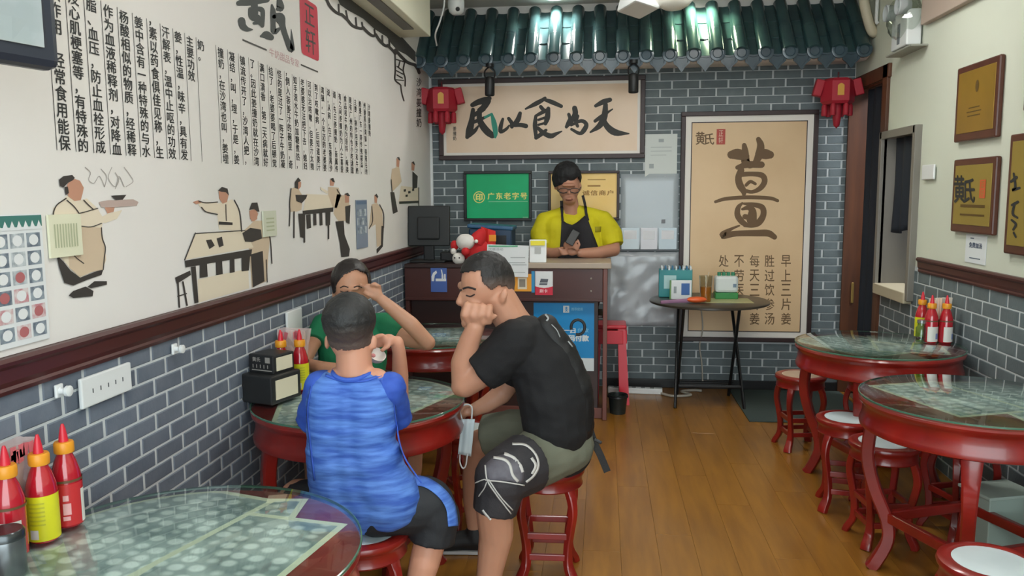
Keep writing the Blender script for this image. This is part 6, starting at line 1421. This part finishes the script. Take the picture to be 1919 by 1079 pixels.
b = Flesh(); b.limb((1046, 430, SY+.02, 31), (1046, 470, SY+.02, 34), (1048, 540, SY+.02, 33)); b.limb((1100, 428, SY+.02, 31), (1100, 470, SY+.02, 34), (1100, 540, SY+.02, 33)); b.limb((1054, 399, SY+.02, 13), (1022, 416, SY+.02, 18)); b.limb((1084, 398, SY+.02, 13), (1128, 412, SY+.02, 18))
b.limb((1021, 416, SY+.02, 18), (1014, 440, SY, 21), (1018, 462, SY-.03, 20), flat='end'); b.limb((1130, 412, SY+.02, 18), (1144, 438, SY, 22), (1150, 460, SY-.03, 20.5), flat='end')
b.ell(1069, 416, SY+.01, 30, 22, 18)
ys = b.build('t_shirt', YEL, staff, vox=.0072, smooth=4, wrinkle=.007, wscale=(8, 8, 12))
st_ = tree_of(ys)
APR = mat('black_apron_cloth', (32, 30, 34), .8, bump=.2, bscale=160)
ap = patch('apron_bib', [(1052, 412), (1060, 417), (1072, 421), (1086, 414), (1096, 405), (1102, 412), (1112, 440), (1120, 462), (1126, 500), (1128, 560), (1040, 560), (1042, 500), (1050, 455)], APR, staff, st_, .006, 3)
patch('apron_strap', ribbon([(1092, 366), (1096, 382), (1099, 402), (1102, 414)], 5), APR, staff, st_, .006, 2)
patch('apron_strap', ribbon([(1052, 376), (1053, 392), (1054, 414)], 5), APR, staff, st_, .006, 2)
patch('chest_logo', [(1114, 425), (1127, 424), (1126, 434), (1115, 435)], mat('logo_olive', (150, 140, 20), .7), staff, st_, .004, 1)
b = Flesh(); b.limb((1050, 552, SY+.02, 28), (1036, 660, SY, 20), (1036, 735, SY, 17), flat='end'); b.limb((1100, 552, SY+.02, 28), (1072, 660, SY, 20), (1072, 735, SY, 17), flat='end'); b.build('trousers', mat('dark_trousers', (34, 35, 40), .8), staff, vox=.008, smooth=3)
b = Flesh(); b.ell(1062, 333, SY+.005, 28, 30, 32, TL); b.ell(1064, 326, SY-.05, 25, 19, 18)
hls = [(J(x, y, SY).x, J(x, y, SY).z) for x, y in ((1030, 345), (1040, 352), (1046, 349), (1062, 348), (1075, 340), (1084, 332), (1090, 345), (1096, 345))]
sa = above(hls)
o = b.build('hair', mat('black_hair', (24, 25, 27), .75, bump=.4, bscale=120), staff, vox=.006, smooth=3, wrinkle=.006, wscale=(40, 40, 20), keep=lambda co: sa(co) if co.y < SY+.02 else co.z > J(1065, 372, SY).z)
md = o.modifiers.new('thick', 'SOLIDIFY'); md.thickness = .010; md.offset = -1
sft = tree_of(staff)
GLS = mat('glasses_frame', (36, 36, 38), .35)
gx = staff.location
for cx in (1056, 1077):
    P = [J(cx+9*math.cos(a), 357+4.5*math.sin(a), SY-.150)-gx for a in [2*PI*i/20 for i in range(21)]]; G().sweep(P, .003, 6).obj('glasses_rim', GLS, staff, True)
G().sweep([J(1064, 356, SY-.155)-gx, J(1067, 355, SY-.16)-gx, J(1069, 356, SY-.155)-gx], .003, 6).obj('glasses_bridge', GLS, staff, True)
G().sweep([J(1086, 355, SY-.150)-gx, J(1089, 350, SY-.01)-gx], .003, 6).obj('glasses_temple', GLS, staff, True)
for pts in ([(1050, 360), (1056, 361.5), (1062, 360)], [(1071, 360), (1077, 361.5), (1083, 360)]): patch('eyelid', ribbon(pts, 1.6), LID, staff, sft, .002, 1)
patch('lips', ribbon([(1060, 374), (1066, 375), (1073, 374)], 2.2), LIP, staff, sft, .002, 1)
ph = thing('phone', 'dark phone held in both hands by the man in yellow', 'phone', J(1073, 445, SY-.32))
G().box((0, 0, 0), (.062, .012, .12), .006, Matrix.Rotation(.5, 3, 'Y') @ Matrix.Rotation(-.5, 3, 'X')).obj('phone_case', BLACK, ph)
G().box((.0, .006, .003), (.054, .003, .108), .001, Matrix.Rotation(.5, 3, 'Y') @ Matrix.Rotation(-.5, 3, 'X')).obj('phone_screen', mat('phone_glass', (20, 22, 26), .2), ph)
